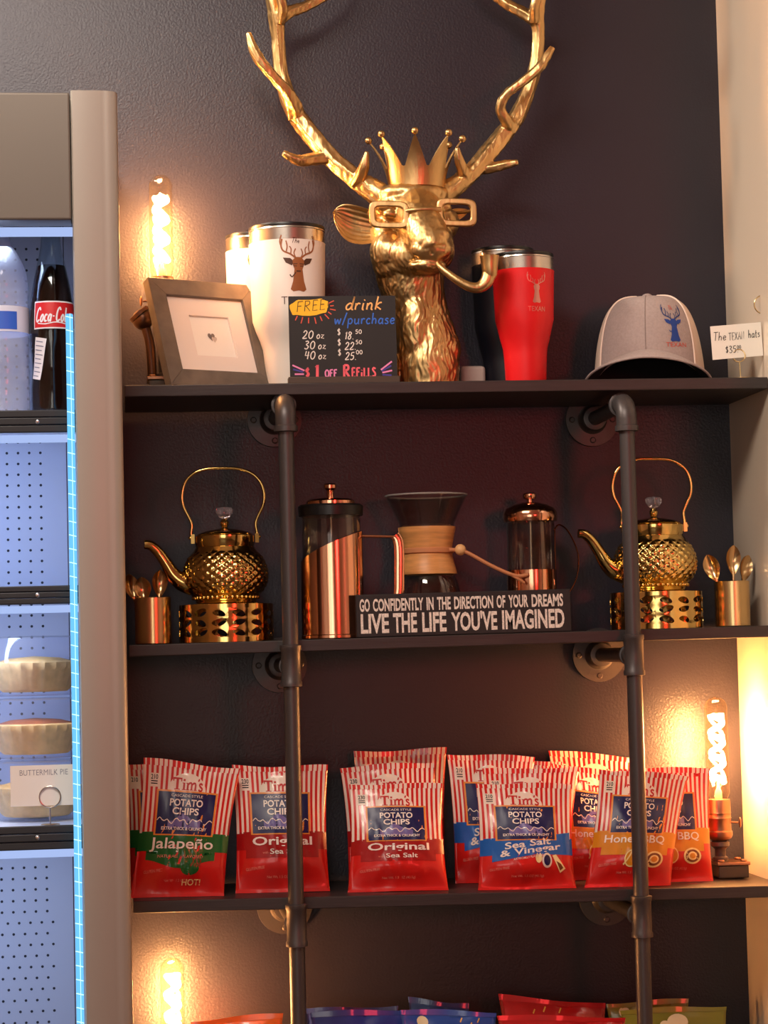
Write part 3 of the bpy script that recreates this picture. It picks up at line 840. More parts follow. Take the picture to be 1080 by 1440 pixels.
b_.add(vv, [(j*60+i, j*60+(i+1) % 60, (j+1)*60+(i+1) % 60, (j+1)*60+i) for j in range(12) for i in range(60)]+[tuple(range(720, 780))]); obj('dark_inner_shell', b_, UNDER, cp, sharp=180)  # dark shell added inside the cap to stand for shade over its lit interior
# brim
ns, nr_ = 40, 10; vv = []
def brim_p(s_, t, lo):
    a = s_*R(74); i_ = crown_p(a, .0)
    o_ = Vector((.0985*math.sin(s_*R(86)), -(.030+.088*math.cos(s_*R(80))), .0))
    p_ = i_*(1-t)+o_*t
    arch = .046*(1-abs(s_)**1.8)
    p_.z = arch+.003*(1-t) - .013*t*t*(1-s_*s_) + .002 - (.0026 if lo else 0)
    return p_
top_b, und = MB(), MB()
for bb, lo in ((top_b, 0), (und, 1)):
    vv = [brim_p(-1+2*i/ns, j/nr_, lo) for j in range(nr_+1) for i in range(ns+1)]
    bb.add(vv, [(j*(ns+1)+i, j*(ns+1)+i+1, (j+1)*(ns+1)+i+1, (j+1)*(ns+1)+i) for j in range(nr_) for i in range(ns)])
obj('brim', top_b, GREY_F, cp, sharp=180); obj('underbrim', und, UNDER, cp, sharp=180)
b_ = MB(); b_.tube([brim_p(-1+2*i/ns, 1, 0)-Vector((0, 0, .0012)) for i in range(ns+1)], .0019, n=8); obj('brim_edge', b_, GREY_F, cp)
# logo on the front panels
def cmap(x, y, e):
    a = x/RX
    # find t for wanted height
    lo_, hi_ = 0.0, 1.0
    for _ in range(18):
        m_ = (lo_+hi_)/2
        if crown_p(a, m_).z < y: lo_ = m_
        else: hi_ = m_
    p_ = crown_p(a, lo_); n_ = Vector((p_.x, p_.y*1.2, .01)).normalized()
    return tuple(p_+n_*(e+.0006))
e = MB(); emblem(e, .049, .062, .060, cmap, 0, 1, 1)
obj('stag_logo', e, [mat('logo_steel_blue', (46, 62, 112), .8), mat('logo_blue', (38, 66, 140), .8)], cp, fix=False)
e = MB(); d_text(e, 'TEXAN', .050, .0575, .036, .007, cmap, 0, L=.005)
obj('logo_lettering', e, mat('logo_red', (196, 84, 72), .8), cp, fix=False)
e = MB(); s_text(e, 'Th', .044, .113, .007, .0009, cmap, 0, shear=.2); obj('logo_word', e, MATS['logo_red'], cp, fix=False)

# ------------------------------------------------------------------ hat price card
yc_ = -.21
pcb = on(0, 1041, yc_)
pc = thing('price_card', 'white handwritten price card reading The TEXAN hats, in a wire holder', 'price card', pcb)
kc = U(yc_)
b_ = MB(); th = .075
def cpx(px_, py_): return Vector(((px_-1041)*kc, 0, (532-py_)*kc))
def card_pt(a, b2): # a along, b2 up (m) on the tilted card
    return cpx(1001, 504)+Vector((a*math.cos(th)-b2*math.sin(th)*.6, -.0006, a*math.sin(th)+b2*math.cos(th)))
CW, CHh = 75.5*kc, 49*kc
vv = [card_pt(*q)+Vector((0, d_, 0)) for d_ in (0, .0008) for q in ((0, 0), (CW, 0), (CW, CHh), (0, CHh))]
b_.add(vv, [(0, 1, 2, 3), (7, 6, 5, 4), (0, 4, 5, 1), (1, 5, 6, 2), (2, 6, 7, 3), (3, 7, 4, 0)]); obj('card', b_, PAPER, pc, smooth=False)
e = MB(); pm = lambda x, y, e_: tuple(card_pt(x, y)+Vector((0, -e_, 0)))
s_text(e, 'The', .003, .029, .0130, .0010, pm, 0, shear=.15, sx=.95); s_text(e, 'TEXAN', .0275, .0275, .0115, .0008, pm, 0, shear=.1, sx=.70, rot=.04); s_text(e, 'hats', .0585, .029, .0125, .0010, pm, 0, shear=.1, sx=.74, rot=.03)
s_text(e, '$35.', .021, .0085, .0105, .0010, pm, 0, sx=.95); s_text(e, '00', .0395, .014, .005, .0008, pm, 0); d_stroke(e, [(.039, .012), (.047, .0125)], .0007, pm, 0)
obj('handwriting', e, INK, pc, fix=False)
b_ = MB(); rc = cpx(1040, 498); pts = [rc+Vector((9*kc*math.sin(2*PI*i/30), -.0022+.0036*(i/30), -9*kc*math.cos(2*PI*i/30))) for i in range(31)]
b_.tube(pts, .0009, n=8); b_.tube([rc+Vector((0, -.0022, -9*kc)), Vector((0, -.0022, .001))], .0009, n=8); b_.lathe([(.014, 0), (.014, .0015), (.002, .002)], 24)
obj('wire_holder', b_, mat('pale_brass_wire', (225, 200, 150), .25, 1.0), pc)
p = on(0, 1077, -.2)
b_ = MB(); H2 = pix(1077, 428, -.2).z-p.z
b_.lathe([(.008, 0), (.008, .0015), (.002, .002)], 24); b_.tube([(0, 0, .001), (0, 0, H2-.014)], .0010, n=8)
b_.tube([(.014*math.sin(2*PI*i/30), -.002+.004*i/30, H2-.014*math.cos(2*PI*i/30)) for i in range(31)], .0010, n=8)
if True:
    o = obj('wire_holder', b_, MATS['pale_brass_wire'], None, p); tag(o, 'thin brass wire ring behind the price card at the right edge', 'card holder')
# ------------------------------------------------------------------ gold kettles on pierced warmers
def warmer_mesh():
    b = MB(); Rr, Hh, n = .0715, .0565, 15
    rows = 3; zh = [.007, .0215, .036, .0505]
    b.lathe([(Rr, 0), (Rr, zh[0])], n*4, cap0=False, cap1=False)
    b.lathe([(Rr, zh[3]), (Rr, Hh), (Rr-.003, Hh+.0008), (Rr-.010, Hh), (Rr-.010, Hh-.002)], n*4, cap0=False, cap1=False)
    rnd = random.Random(4)
    for i in range(n):
        for j in range(rows):
            a0 = 2*PI*i/n; wd = 2*PI/n; z0, z1 = zh[j], zh[j+1]
            m = 16; outer = []; inner = []
            tilt = (.75 if (i+j) % 2 else -.75)+rnd.uniform(-.2, .2); sc = rnd.uniform(.85, 1.08)
            for k in range(m):
                q = 2*PI*k/m+PI/4
                ca, sa = math.cos(q), math.sin(q); mx = max(abs(ca), abs(sa))
                outer.append((.5+.5*ca/mx, .5+.5*sa/mx))
                ex, ez = .43*math.cos(q)*sc*(1+.2*math.cos(q)), .31*math.sin(q)*sc
                inner.append((.5+(ex*math.cos(tilt)-ez*math.sin(tilt))*.98, .5+(ex*math.sin(tilt)+ez*math.cos(tilt))*1.02))
            vv = []
            for rad in (Rr, Rr-.0012):
                for u_, v_ in outer+inner:
                    a = a0+wd*u_; vv.append((rad*math.sin(a), -rad*math.cos(a), z0+(z1-z0)*v_))
            fs = [(k, (k+1) % m, m+(k+1) % m, m+k) for k in range(m)]
            fs += [(m+k, m+(k+1) % m, 3*m+(k+1) % m, 3*m+k) for k in range(m)]
            b.add(vv, fs)
    return b
KY = -.140
kA = on(1, 319, KY); kB = on(1, 924, KY)
wA = thing('kettle_warmer', 'pierced gold warmer ring under the left kettle', 'kettle stand', kA, group='gold kettle warmers')
obj('pierced_ring', warmer_mesh(), GOLD_S, wA, fix=False, sharp=30)
b = MB(); b.lathe([(.0712, 0.0002), (.0712, .0015), (.001, .0016)], 48); obj('base_plate', b, GOLD_S, wA)
b = MB()
b.lathe([(.0615, .0545), (.0615, .0565), (.048, .0568)], 48, cap0=True, cap1=True); obj('top_ring', b, GOLD_S, wA)
kz = .0578
ket = thing('kettle', 'gold hammered kettle standing on the left warmer, beside the left iron pipe', 'kettle', kA+Vector((0, 0, kz)), group='gold kettles')
b = MB(); prof = []; NZ = 84
def kprof(t):
    pts = [(0, .040, 0), (.04, .045, .001), (.12, .0475, .007), (.2, .053, .014), (.35, .0615, .028), (.5, .0642, .042), (.65, .0625, .056), (.8, .056, .070), (.9, .049, .079), (1, .0445, .086)]
    P = smooth_pts([(r, z, 0) for _, r, z in pts], 10); return P
P = kprof(0)
prof = [(p.x, p.y) for p in lerp_list(P, NZ)]
def hammered(a, z, r):
    if z < .013 or z > .078: return r
    f = min(1, (z-.013)/.006, (.078-z)/.006)
    A = a*24; Z = z*2*PI/.0128
    v_ = abs(math.sin((A+Z)/2))*abs(math.sin((A-Z)/2))
    return r+f*(.0024*v_**.8-.0008)
b.lathe(prof, 300, fn=hammered, cap1=True)
for i in range(40):
    a = 2*PI*i/40; b.ball((.0490*math.sin(a), -.0490*math.cos(a), .0095), .0032, n=8)
obj('body', b, GOLD_S, ket, sharp=180)
b = MB(); b.lathe([(.0440, .084), (.0440, .087), (.0452, .0885), (.0452, .1025), (.0440, .1035), (.040, .1045)], 64); obj('collar', b, GOLD_S, ket)
b = MB(); b.lathe([(.0415, .1035), (.0425, .1045), (.041, .1062), (.030, .1105), (.014, .1135), (.006, .1145), (.0045, .1165), (.0062, .1205), (.0068, .124), (.004, .1275), (.003, .1295)], 40); lid = obj('lid', b, GOLD_S, ket)
b = MB(); b.lathe([(.003, .1285), (.0075, .132), (.0115, .138), (.0120, .1425), (.0095, .146), (.003, .1475)], 20, fn=lambda a, z, r: r*(1+.16*math.cos(5*a))); obj('crystal_knob', b, CRYSTAL, lid)
b = MB()
hp_ = [(-.0505,.100),(-.0508,.108),(-.0495,.121),(-.054,.133),(-.0615,.149),(-.0635,.166),(-.058,.186),(-.045,.199),(-.026,.2055),(0,.2065),(.026,.2045),(.044,.197),(.056,.184),(.061,.167),(.0595,.150),(.052,.134),(.0475,.122),(.0490,.108),(.0488,.100)]
stube(b, [(x, 0, z) for x, z in hp_], .0024, 5, n=12); obj('handle', b, GOLD_S, ket)
b = MB()
for s_ in (-1, 1):
    b = MB(); b.box((s_*.0487, 0, .099), (.0055, .012, .014)); b.ball((s_*.0520, 0, .101), .0032, n=10); obj('handle_lug', b, GOLD_S, ket)
b = MB(); stube(b, [(-.050,0,.030),(-.066,-.003,.035),(-.079,-.006,.046),(-.090,-.008,.064),(-.101,-.010,.080),(-.112,-.012,.090),(-.122,-.013,.0915)], [.017,.0145,.0112,.009,.0078,.0072,.0068], 5, n=18)
obj('spout', b, GOLD_S, ket)
dup(wA, kB, (0, 0, R(10)), 'pierced gold warmer ring under the right kettle')
dup(ket, kB+Vector((0, 0, kz)), (0, 0, 0), 'gold hammered kettle on the right warmer, behind the right iron pipe')
# ------------------------------------------------------------------ cups of gold spoons
SPM = mat('champagne_gold', (214, 178, 128), .22, 1.0)
def spoon_mesh(Ls):
    b = MB(); n = 11; vv = []; fs = []
    # bowl
    m = 13; BL, BW = .046, .0155
    for side in (0, 1):
        for i in range(m):
            t = i/(m-1); wd = BW*(math.sin(PI*min(1, .06+t*.93))**.7)*(.75+.5*t)*.8
            for j in range(n):
                s_ = j/(n-1)*2-1
                dpt = .0075*(1-s_*s_)*math.sin(PI*min(1, .05+t*.95))
                vv.append((wd*s_, dpt+(.0009 if side else 0), Ls+t*BL))
    for side in (0, 1):
        o_ = side*m*n
        for i in range(m-1):
            for j in range(n-1): fs.append((o_+i*n+j, o_+i*n+j+1, o_+(i+1)*n+j+1, o_+(i+1)*n+j))
    o_ = m*n
    for i in range(m-1):
        for j in (0, n-1): fs.append((i*n+j, (i+1)*n+j, o_+(i+1)*n+j, o_+i*n+j))
    for j in range(n-1):
        for i in (0, m-1): fs.append((i*n+j, i*n+j+1, o_+i*n+j+1, o_+i*n+j))
    b.add(vv, fs)
    b.tube([(0, 0, 0), (0, 0, Ls*.5), (0, .001, Ls*.9), (0, .002, Ls+.004)], [.0042, .0028, .0020, .0032], n=8)
    return b
sp_me = None
def cup_of_spoons(px, label, spoons, gname):
    global sp_me
    Y = -.155
    c = on(1, px, Y)
    t = thing('spoon_cup', label, 'cup', c, group='gold cups holding spoons')
    b = MB(); rr = .0272; b.lathe([(rr-.0015, 0), (rr, .001), (rr, .0695), (rr-.0006, .0702), (rr-.0014, .0695), (rr-.0014, .002), (.001, .002)], 40, cap1=True)
    obj('cup_body', b, GOLD_B, t)
    for (dx, dy, lx, ly, Ls, rz, lab) in spoons:
        o = MB(); 
        if sp_me is None:
            s_ = obj('spoon', spoon_mesh(.080), SPM); sp_me = s_.data
        else:
            s_ = bpy.data.objects.new('spoon', sp_me); COL.objects.link(s_)
        s_.location = c+Vector((dx, dy, .0035)); s_.rotation_euler = (R(ly), R(lx), R(rz))
        s_.scale = (1, 1, Ls)
        tag(s_, lab, 'spoon', gname)
cup_of_spoons(216, 'gold cup of spoons beside the left kettle spout, at the fridge', [
 (.008, .006, 3, -2, .86, 20, 'spoon leaning right in the left gold cup, near the kettle spout'),
 (-.004, -.010, -7, 4, .78, -10, 'spoon facing forward in the middle of the left gold cup'),
 (-.010, .008, -14, -4, .84, 30, 'spoon leaning left towards the fridge in the left gold cup')], 'spoons in the left gold cup')
cup_of_spoons(1031, 'gold cup of spoons at the far right, beside the right kettle', [
 (-.004, -.006, -17, 3, .90, -25, 'spoon leaning left towards the right kettle in the right gold cup'),
 (.002, .004, 1, 2, .97, 12, 'upright spoon with a pale bowl in the right gold cup'),
 (.004, .002, 19, -3, .90, 25, 'spoon leaning right in the right gold cup, at the wall')], 'spoons in the right gold cup')
# ------------------------------------------------------------------ tall french press
fp = on(1, 469, -.182)
t = thing('french_press', 'tall glass french press in a slanted copper sleeve, beside the left iron pipe', 'french press', fp, group='copper french presses')
kf = U(-.182); RG = .0445
hT = (895-708)*kf
b = MB(); b.lathe([(RG, .006), (RG, hT-.006), (RG+.0015, hT), (RG+.0008, hT), (RG-.001, hT-.006), (RG-.001, .007)], 56, cap0=False, cap1=False); obj('glass_beaker', b, GLASS, t)
b = MB(); n = 96; vv = []; fs = []
for rad in (RG+.0012, RG+.0028):
    for j in range(2):
        for i in range(n):
            a = 2*PI*i/n; x = math.sin(a)
            zt = .158-.052*(1-((x+1)/2)**.75*1.0)-.012*(math.cos(a) < 0) if j else .006
            if j: zt = .114+.047*((x+1)/2)**.62
            vv.append((rad*math.sin(a), -rad*math.cos(a), zt))
for o_ in (0, 2*n):
    for i in range(n): i2 = (i+1) % n; fs.append((o_+i, o_+i2, o_+n+i2, o_+n+i))
for i in range(n): i2 = (i+1) % n; fs.append((n+i, n+i2, 3*n+i2, 3*n+i)); fs.append((i, 2*n+i, 2*n+i2, i2))
b.add(vv, fs); obj('copper_sleeve', b, COPPER, t, sharp=60)
b = MB(); b.lathe([(RG+.001, .0), (RG+.004, .001), (RG+.004, .005), (RG+.0012, .008), (.001, .008)], 56); obj('base_ring', b, COPPER, t)
b = MB(); b.lathe([(RG-.002, hT-.016), (RG+.004, hT-.015), (RG+.005, hT-.001), (RG+.002, hT+.002), (.03, hT+.003)], 56); obj('lid_collar', b, BLACKP, t)
b = MB(); b.lathe([(.037, hT+.002), (.037, hT+.007), (.033, hT+.010), (.012, hT+.012), (.001, hT+.012)], 48); lidm = obj('lid', b, COPPER, t)
b = MB(); zk = hT+.011; b.lathe([(.0052, zk), (.0052, zk+.012), (.006, zk+.013), (.0095, zk+.016), (.0098, zk+.021), (.008, zk+.023)], 24); obj('plunger_knob', b, COPPER, lidm)
b = MB(); b.tube([(0, 0, .05), (0, 0, hT+.01)], .0016, n=8); b.lathe([(RG-.003, .044), (RG-.002, .046), (RG-.002, .050), (RG-.006, .052), (.003, .054)], 40); obj('plunger', b, STEEL, t)
b = MB()
xh = RG+.002; zh1, zh0 = (895-751)*kf, .040
def strap(pts, w1, w2): b.tube(pts, w1, n=10, flat=w2)
b.tube([(xh-.004, 0, zh1), (xh+.050, 0, zh1-.002), ], .0022, n=8)
stube(b, [(xh+.050, 0, zh1), (xh+.056, 0, zh1-.012), (xh+.056, 0, zh1-.05), (xh+.052, 0, zh0+.015), (xh+.03, 0, zh0), (xh-.003, 0, zh0)], .0075, 5, n=12, flat=(0.02, 1, 0))
obj('handle', b, COPPER, t)
# ------------------------------------------------------------------ small french press
f2 = on(1, 750, -.085)
t = thing('french_press', 'small glass french press with a domed copper lid, behind the quote sign', 'french press', f2, group='copper french presses')
k3 = U(-.085); R2 = .0375; h2 = (890-728)*k3
b = MB(); b.lathe([(R2, .006), (R2, h2), (R2+.002, h2+.003), (R2+.001, h2+.003), (R2-.001, h2), (R2-.001, .007)], 56, cap0=False, cap1=False); obj('glass_beaker', b, GLASS, t)
b = MB(); zc_ = (890-801)*k3
b.lathe([(R2+.001, 0), (R2+.003, .001), (R2+.003, .006), (R2+.0015, .009), (R2+.0015, zc_), (R2+.0005, zc_)], 56); obj('copper_base', b, COPPER, t)
b = MB(); b.lathe([(R2-.003, h2-.006), (R2+.004, h2-.004), (R2+.0055, h2+.002), (R2+.005, h2+.010), (R2+.0005, h2+.0165), (.026, h2+.0225), (.012, h2+.026), (.001, h2+.0265)], 56); lidm = obj('lid', b, COPPER, t)
b = MB(); zk = h2+.026; b.lathe([(.0042, zk-.001), (.0042, zk+.005), (.0095, zk+.006), (.0105, zk+.0085), (.0105, zk+.013), (.009, zk+.0145)], 24); obj('plunger_knob', b, COPPER, lidm)
b = MB(); b.tube([(0, 0, .05), (0, 0, h2+.02)], .0015, n=8); b.lathe([(R2-.003, .085), (R2-.002, .087), (R2-.002, .091), (R2-.006, .093), (.003, .095)], 40); obj('plunger', b, STEEL, t)
b = MB(); stube(b, [(R2+.0005, 0, .04), (R2+.0005, 0, h2-.030), (R2+.003, 0, h2-.014), (R2+.010, 0, h2-.010), (R2+.022, 0, h2-.020), (R2+.034, 0, h2-.045), (R2+.0375, 0, h2-.068), (R2+.033, 0, h2-.095), (R2+.020, 0, h2-.118), (R2+.002, 0, .035)], .0046, 5, n=12, flat=(1, 0, .01)); obj('handle', b, COPPER, t)
# ------------------------------------------------------------------ pour over carafe
pv = on(1, 604, -.085)
kp = U(-.085)
t = thing('pour_over_carafe', 'glass pour over carafe with a wooden collar, behind the quote sign', 'coffee carafe', pv)
def pz(py): return (892-py)*kp
b = MB()
po = [(.050, .0), (.054, .003), (.056, .012), (.054, .035), (.048, pz(822)), (.040, pz(803)), (.0335, pz(785)), (.0315, pz(772)), (.0335, pz(758)), (.041, pz(738)), (.0485, pz(722)), (.0575, pz(705)), (.0645, pz(693))]
pr = smooth_pts([(r, z, 0) for r, z in po], 4)
b.lathe([(p.x, p.y) for p in pr], 64, cap0=True, cap1=False)
b.lathe([(p.x-.0018, p.y+.001) for p in reversed(pr)], 64, cap0=False, cap1=False)
obj('glass_body', b, GLASS, t)
b = MB(); b.tube([(.0640*math.sin(2*PI*i/60), -.0640*math.cos(2*PI*i/60), pz(693)) for i in range(61)], .0014, n=8)
obj('glass_rim', b, GLASS_EDGE, t)
b = MB()
co = smooth_pts([(.0415, pz(805), 0), (.0405, pz(800), 0), (.0365, pz(786), 0), (.0345, pz(775), 0), (.0345, pz(769), 0), (.0365, pz(757), 0), (.0400, pz(743), 0), (.0405, pz(738), 0)], 4)
pr = [(p.x, p.y) for p in co]
for a0, a1 in ((R(-86), R(86)), (R(94), R(266))):
    n = 40; vv = []; m = len(pr)
    for off_ in (.0012, .0055):
        for i in range(n+1):
            a = a0+(a1-a0)*i/n
            for r, z in pr: vv.append(((r+off_-.0012)*math.sin(a), -(r+off_-.0012)*math.cos(a), z))
    fs = []; S_ = (n+1)*m
    for s_ in (0, S_):
        for i in range(n):
            for j in range(m-1): fs.append((s_+i*m+j, s_+i*m+j+1, s_+(i+1)*m+j+1, s_+(i+1)*m+j))
    for i in range(n):
        for j in (0, m-1): fs.append((i*m+j, (i+1)*m+j, S_+(i+1)*m+j, S_+i*m+j))
    for j in range(m-1):
        for i in (0, n): fs.append((i*m+j, i*m+j+1, S_+i*m+j+1, S_+i*m+j))
    b.add(vv, fs)
obj('wooden_collar', b, WOOD_M, t, sharp=50)
LEATH = mat('tan_leather', (196, 128, 84), .6)
b = MB(); zt_ = pz(772)
b.lathe([(.0385, zt_-.005), (.0415, zt_-.003), (.0415, zt_+.003), (.0385, zt_+.005)], 48, cap0=False, cap1=False)
stube(b, [(.030, -.028, zt_), (.040, -.028, zt_), (.046, -.030, zt_), (.060, -.034, zt_-.006), (.090, -.040, zt_-.024), (.118, -.044, zt_-.038), (.135, -.045, zt_-.043), (.150, -.045, zt_-.041)], .0030, 5, n=8)
stube(b, [(.120, -.044, zt_-.039), (.135, -.046, zt_-.048), (.144, -.046, zt_-.054)], .0022, 4, n=8)
tie = obj('leather_tie', b, LEATH, t)
b = MB(); b.ball((.0475, -.0305, zt_), .0088, n=20); obj('wooden_bead', b, mat('pale_wood', (226, 176, 120), .45), tie)
# ------------------------------------------------------------------ quote sign
qy = -.232
qa, qb = on(1, 502, qy), on(1, 804, qy)
qs = thing('quote_sign', 'black block sign with white words LIVE THE LIFE YOU\'VE IMAGINED', 'sign', qa, (0, -math.atan2(qb.z-qa.z, qb.x-qa.x), 0))
QW = (qb-qa).length; QH = (895-834.5)*U(qy)
b = MB(); b.box((QW/2, .017, QH/2), (QW, .034, QH)); obj('block', b, mat('distressed_black', (30, 26, 27), .55, bump=.1, bscale=120, var=.25, vscale=60), qs, smooth=False, bevel=.0012)
e = MB(); qm = lambda x, y, e_: (x, -e_, y)
tk = dict(L=None, bold=.03, eps=.0004)
def words(ws, zc2, ht):
    for wd_, p0, p1 in ws:
        x0, x1 = (p0-502)*U(qy)*1.0, (p1-502)*U(qy)*1.0
        d_text(e, wd_, (x0+x1)/2, zc2, x1-x0, ht, qm, 0, **tk)
words([('GO', 507, 521.5), ('CONFIDENTLY', 526, 598), ('IN', 602.5, 612.5), ('THE', 617.5, 637), ('DIRECTION', 642, 698), ('OF', 703, 715.5), ('YOUR', 720, 748.5), ('DREAMS', 753.5, 799)], QH*.745, QH*.30)
words([('LIVE', 508, 548), ('THE', 554, 588), ('LIFE', 595.5, 630), ("YOU'VE", 637, 703), ('IMAGINED', 710, 800)], QH*.315, QH*.46)
obj('lettering', e, mat('distressed_white', (226, 214, 204), .7, var=.25, vscale=400), qs, fix=False)
# ------------------------------------------------------------------ pipe lamps with tubular filament bulbs
FIL = glow('hot_filament', (255, 182, 114), FILAMENT)
def lamp(name, label, base, hb, key=1, elbow=False, bx=0.0):
    # hb: height of the bulb's foot above the board
    t = thing(name, label, 'lamp', base, group='filament bulb lamps')
    b = MB(); b.box((bx, 0, .011), (.048, .052, .020))
    obj('base', b, mat('dark_lamp_base', (70, 58, 48), .4, .3), t, bevel=.002)
    b = MB(); b.box((bx, 0, .0235), (.052, .056, .005)); 
    for x in (-.018, .018):
        for y in (-.018, .018): b.lathe([(.0055, .026), (.0055, .0285), (.004, .0295)], 12, c=(x+bx, y, 0))
    obj('base_plate', b, COPPER_D, t, bevel=.001)
    b = MB()
    b.lathe([(.012, .026), (.012, .032), (.0085, .034), (.0085, hb-.078), (.010, hb-.076), (.0145, hb-.072), (.0145, hb-.066), (.010, hb-.063)], 20); obj('pipe_neck', b, PIPE_M, t)
    b = MB(); z = hb
    b.lathe([(.012, z-.064), (.0182, z-.060), (.0200, z-.056), (.0200, z-.050), (.0182, z-.048), (.0182, z-.030), (.0190, z-.029), (.0182, z-.028), (.0182, z-.022), (.0188, z-.021), (.0182, z-.020), (.0182, z-.004), (.0176, z), (.010, z)], 32); obj('socket', b, COPPER_D, t)
    b = MB(); b.tube([(key*.015, 0, z-.036), (key*.030, 0, z-.037)], .0016, n=8); b.ball((key*.033, 0, z-.037), (.0022, .0035, .0085), n=12); obj('switch_key', b, COPPER_D, t)
    if elbow:
        b = MB(); b.ball((-.031, -.004, hb-.066), (.0165, .0165, .0165), n=20); b.lathe([(.014, -.004), (.0175, -.003), (.0175, .003), (.014, .004)], 20, c=(-.036, -.004, hb-.058), M=Matrix.Rotation(R(-40), 3, 'Y'))
        stube(b, [(-.030, -.004, hb-.07), (-.025, -.004, hb-.085), (-.020, -.004, hb-.11), (-.018, -.004, .026)], .0075, 5, n=12)
        obj('elbow_fitting', b, mat('burnished_iron', (92, 66, 54), .3, .8), t)
    Rb, Hb = .0180, .160
    b = MB(); pr = [(.0125, 0), (.0150, .003), (Rb, .010)]+[(Rb, .010+(Hb-Rb-.010)*i/4) for i in range(1, 5)]
    for i in range(1, 9):
        a = PI/2*i/8; pr.append((max(Rb*math.cos(a), .0006), Hb-Rb+Rb*math.sin(a)))
    b.lathe(pr, 32, c=(0, 0, z), cap0=False, cap1=True); gl_ = obj('bulb', b, BULB_G, t)
    b = MB(); pts = []; N = 120
    for i in range(N+1):
        q = i/N; a = 2*PI*3.3*q; rr = .0092
        pts.append((rr*math.cos(a), rr*math.sin(a), z+.026+.104*q))
    b.tube(pts, .0042, n=8); obj('filament', b, FIL, gl_)
    b = MB(); b.lathe([(.006, z), (.0055, z+.012), (.0025, z+.018), (.002, z+.026)], 12); b.tube([(.003, 0, z+.018), (.0088, 0, z+.028)], .0006, n=6)
    obj('bulb_stem', b, mat('stem_glass', (226, 190, 140), .2), gl_)
    return t
lb = on(0, 231, -.095)
lamp('filament_lamp', 'pipe lamp with a glowing tube bulb behind the grey picture frame', lb, pix(231, 390, -.095).z-lb.z, -1, True)
lb = on(2, 1020, -.105); lb.x = pix(1007, 1123, -.105).x+.004
lamp('filament_lamp', 'pipe lamp with a glowing tube bulb at the right end of the chip shelf', lb, pix(1008, 1124, -.105).z-lb.z, 1, bx=.014)
lb = on(3, 246, -.10)
lamp('filament_lamp', 'pipe lamp with a glowing tube bulb at the bottom left, beside the fridge', lb, pix(240, 1497, -.10).z-lb.z, 1)
# ------------------------------------------------------------------ bags
BAG_R = mat('bag_red', (206, 26, 22), .28, coat=.25, spec=.6); BAG_W = mat('bag_white', (238, 220, 206), .30, coat=.25)
NAVY = mat('bag_navy', (20, 18, 78), .34); BGOLD = mat('bag_gold', (226, 140, 56), .3); MTN = mat('bag_lavender', (112, 100, 160), .3)
TXT = mat('bag_print_white', (240, 226, 218), .4); TIMR = mat('bag_print_red', (190, 34, 34), .4); PALE = mat('bag_pale_red', (226, 130, 116), .4)
F_COL = {'jal': mat('band_green', (16, 96, 40), .28, coat=.3), 'orig': mat('band_dark_red', (160, 20, 22), .28, coat=.3), 'sv': mat('band_blue', (22, 92, 176), .28, coat=.3), 'bbq': mat('band_amber', (214, 134, 24), .28, coat=.3)}
ICON = mat('icon_cream', (240, 212, 150), .4); ICON_D = mat('icon_brown', (120, 60, 20), .4)
def bag_surface(TL, TR_, BR, BL, thick, seed, pinch=.06):
    TL, TR_, BR, BL = (Vector(p) for p in (TL, TR_, BR, BL))
    nrm = (TR_-TL+BR-BL).cross(TL-BL+TR_-BR).normalized()
    if nrm.y > 0: nrm = -nrm
    rnd = random.Random(seed); ph = [rnd.uniform(0, 6.28) for _ in range(6)]; so = Vector((seed*7.3, seed*3.1, 0))
    def sstep(a, b_, x):
        t = max(0, min(1, (x-a)/(b_-a))); return t*t*(3-2*t)
    def S(a, b_, e, side=1):
        ap = .5+(a-.5)*(1-pinch*math.sin(PI*max(0, min(1, b_)))**.8)
        p = (BL*(1-ap)+BR*ap)*(1-b_)+(TL*(1-ap)+TR_*ap)*b_
        prof = sstep(.0, .20, b_)*(1-sstep(.55, .965, b_))*1.0
        prof = sstep(.015, .24, b_)*(1-.9*sstep(.42, .97, b_))*(1-sstep(.90, .965, b_))
        h = thick*max(0, math.sin(PI*max(0, min(1, a))))**.6*prof
        edge = (1-prof)
        wr = noise.noise(Vector((a*5, b_*4, 0))+so)*.0030*math.sin(PI*max(0,min(1,a)))*(.35+edge)
        wr += abs(noise.noise(Vector((a*9+b_*4, b_*3-a*2, 3))+so))*.0062*(.35+.6*prof)*(1.5-b_)*math.sin(PI*max(0,min(1,a)))
        wv = math.sin(a*7+ph[0])*.0022*sstep(.7, 1, b_)+math.sin(a*5+ph[1])*.0018*(1-sstep(0, .12, b_))
        q = p+nrm*(side*(h+(wr if h > .0004 else wr*.3))+wv+(e if side > 0 else 0)+side*.0004)
        q.z += math.sin(a*6+ph[2])*.0018*sstep(.93, 1, b_)
        return q
    W = ((TR_-TL).length+(BR-BL).length)/2; H = ((TL-BL).length+(TR_-BR).length)/2
    return S, W, H
def bag_shell(mb, S, mi, nu=26, nv=34):
    vv = []; fs = []
    for side in (1, -1):
        for j in range(nv+1):
            for i in range(nu+1): vv.append(S(i/nu, j/nv, 0, side))
    N = (nu+1)*(nv+1)
    for j in range(nv):
        for i in range(nu):
            k = j*(nu+1)+i; q = (k, k+1, k+nu+2, k+nu+1); fs.append(q); fs.append(tuple(N+x for x in reversed(q)))
    for j in range(nv):
        for i in (0, nu): k = j*(nu+1)+i; fs.append((k, N+k, N+k+nu+1, k+nu+1))
    for i in range(nu):
        for j in (0, nv): k = j*(nu+1)+i; fs.append((k, k+1, N+k+1, N+k))
    mb.add(vv, fs, mi)
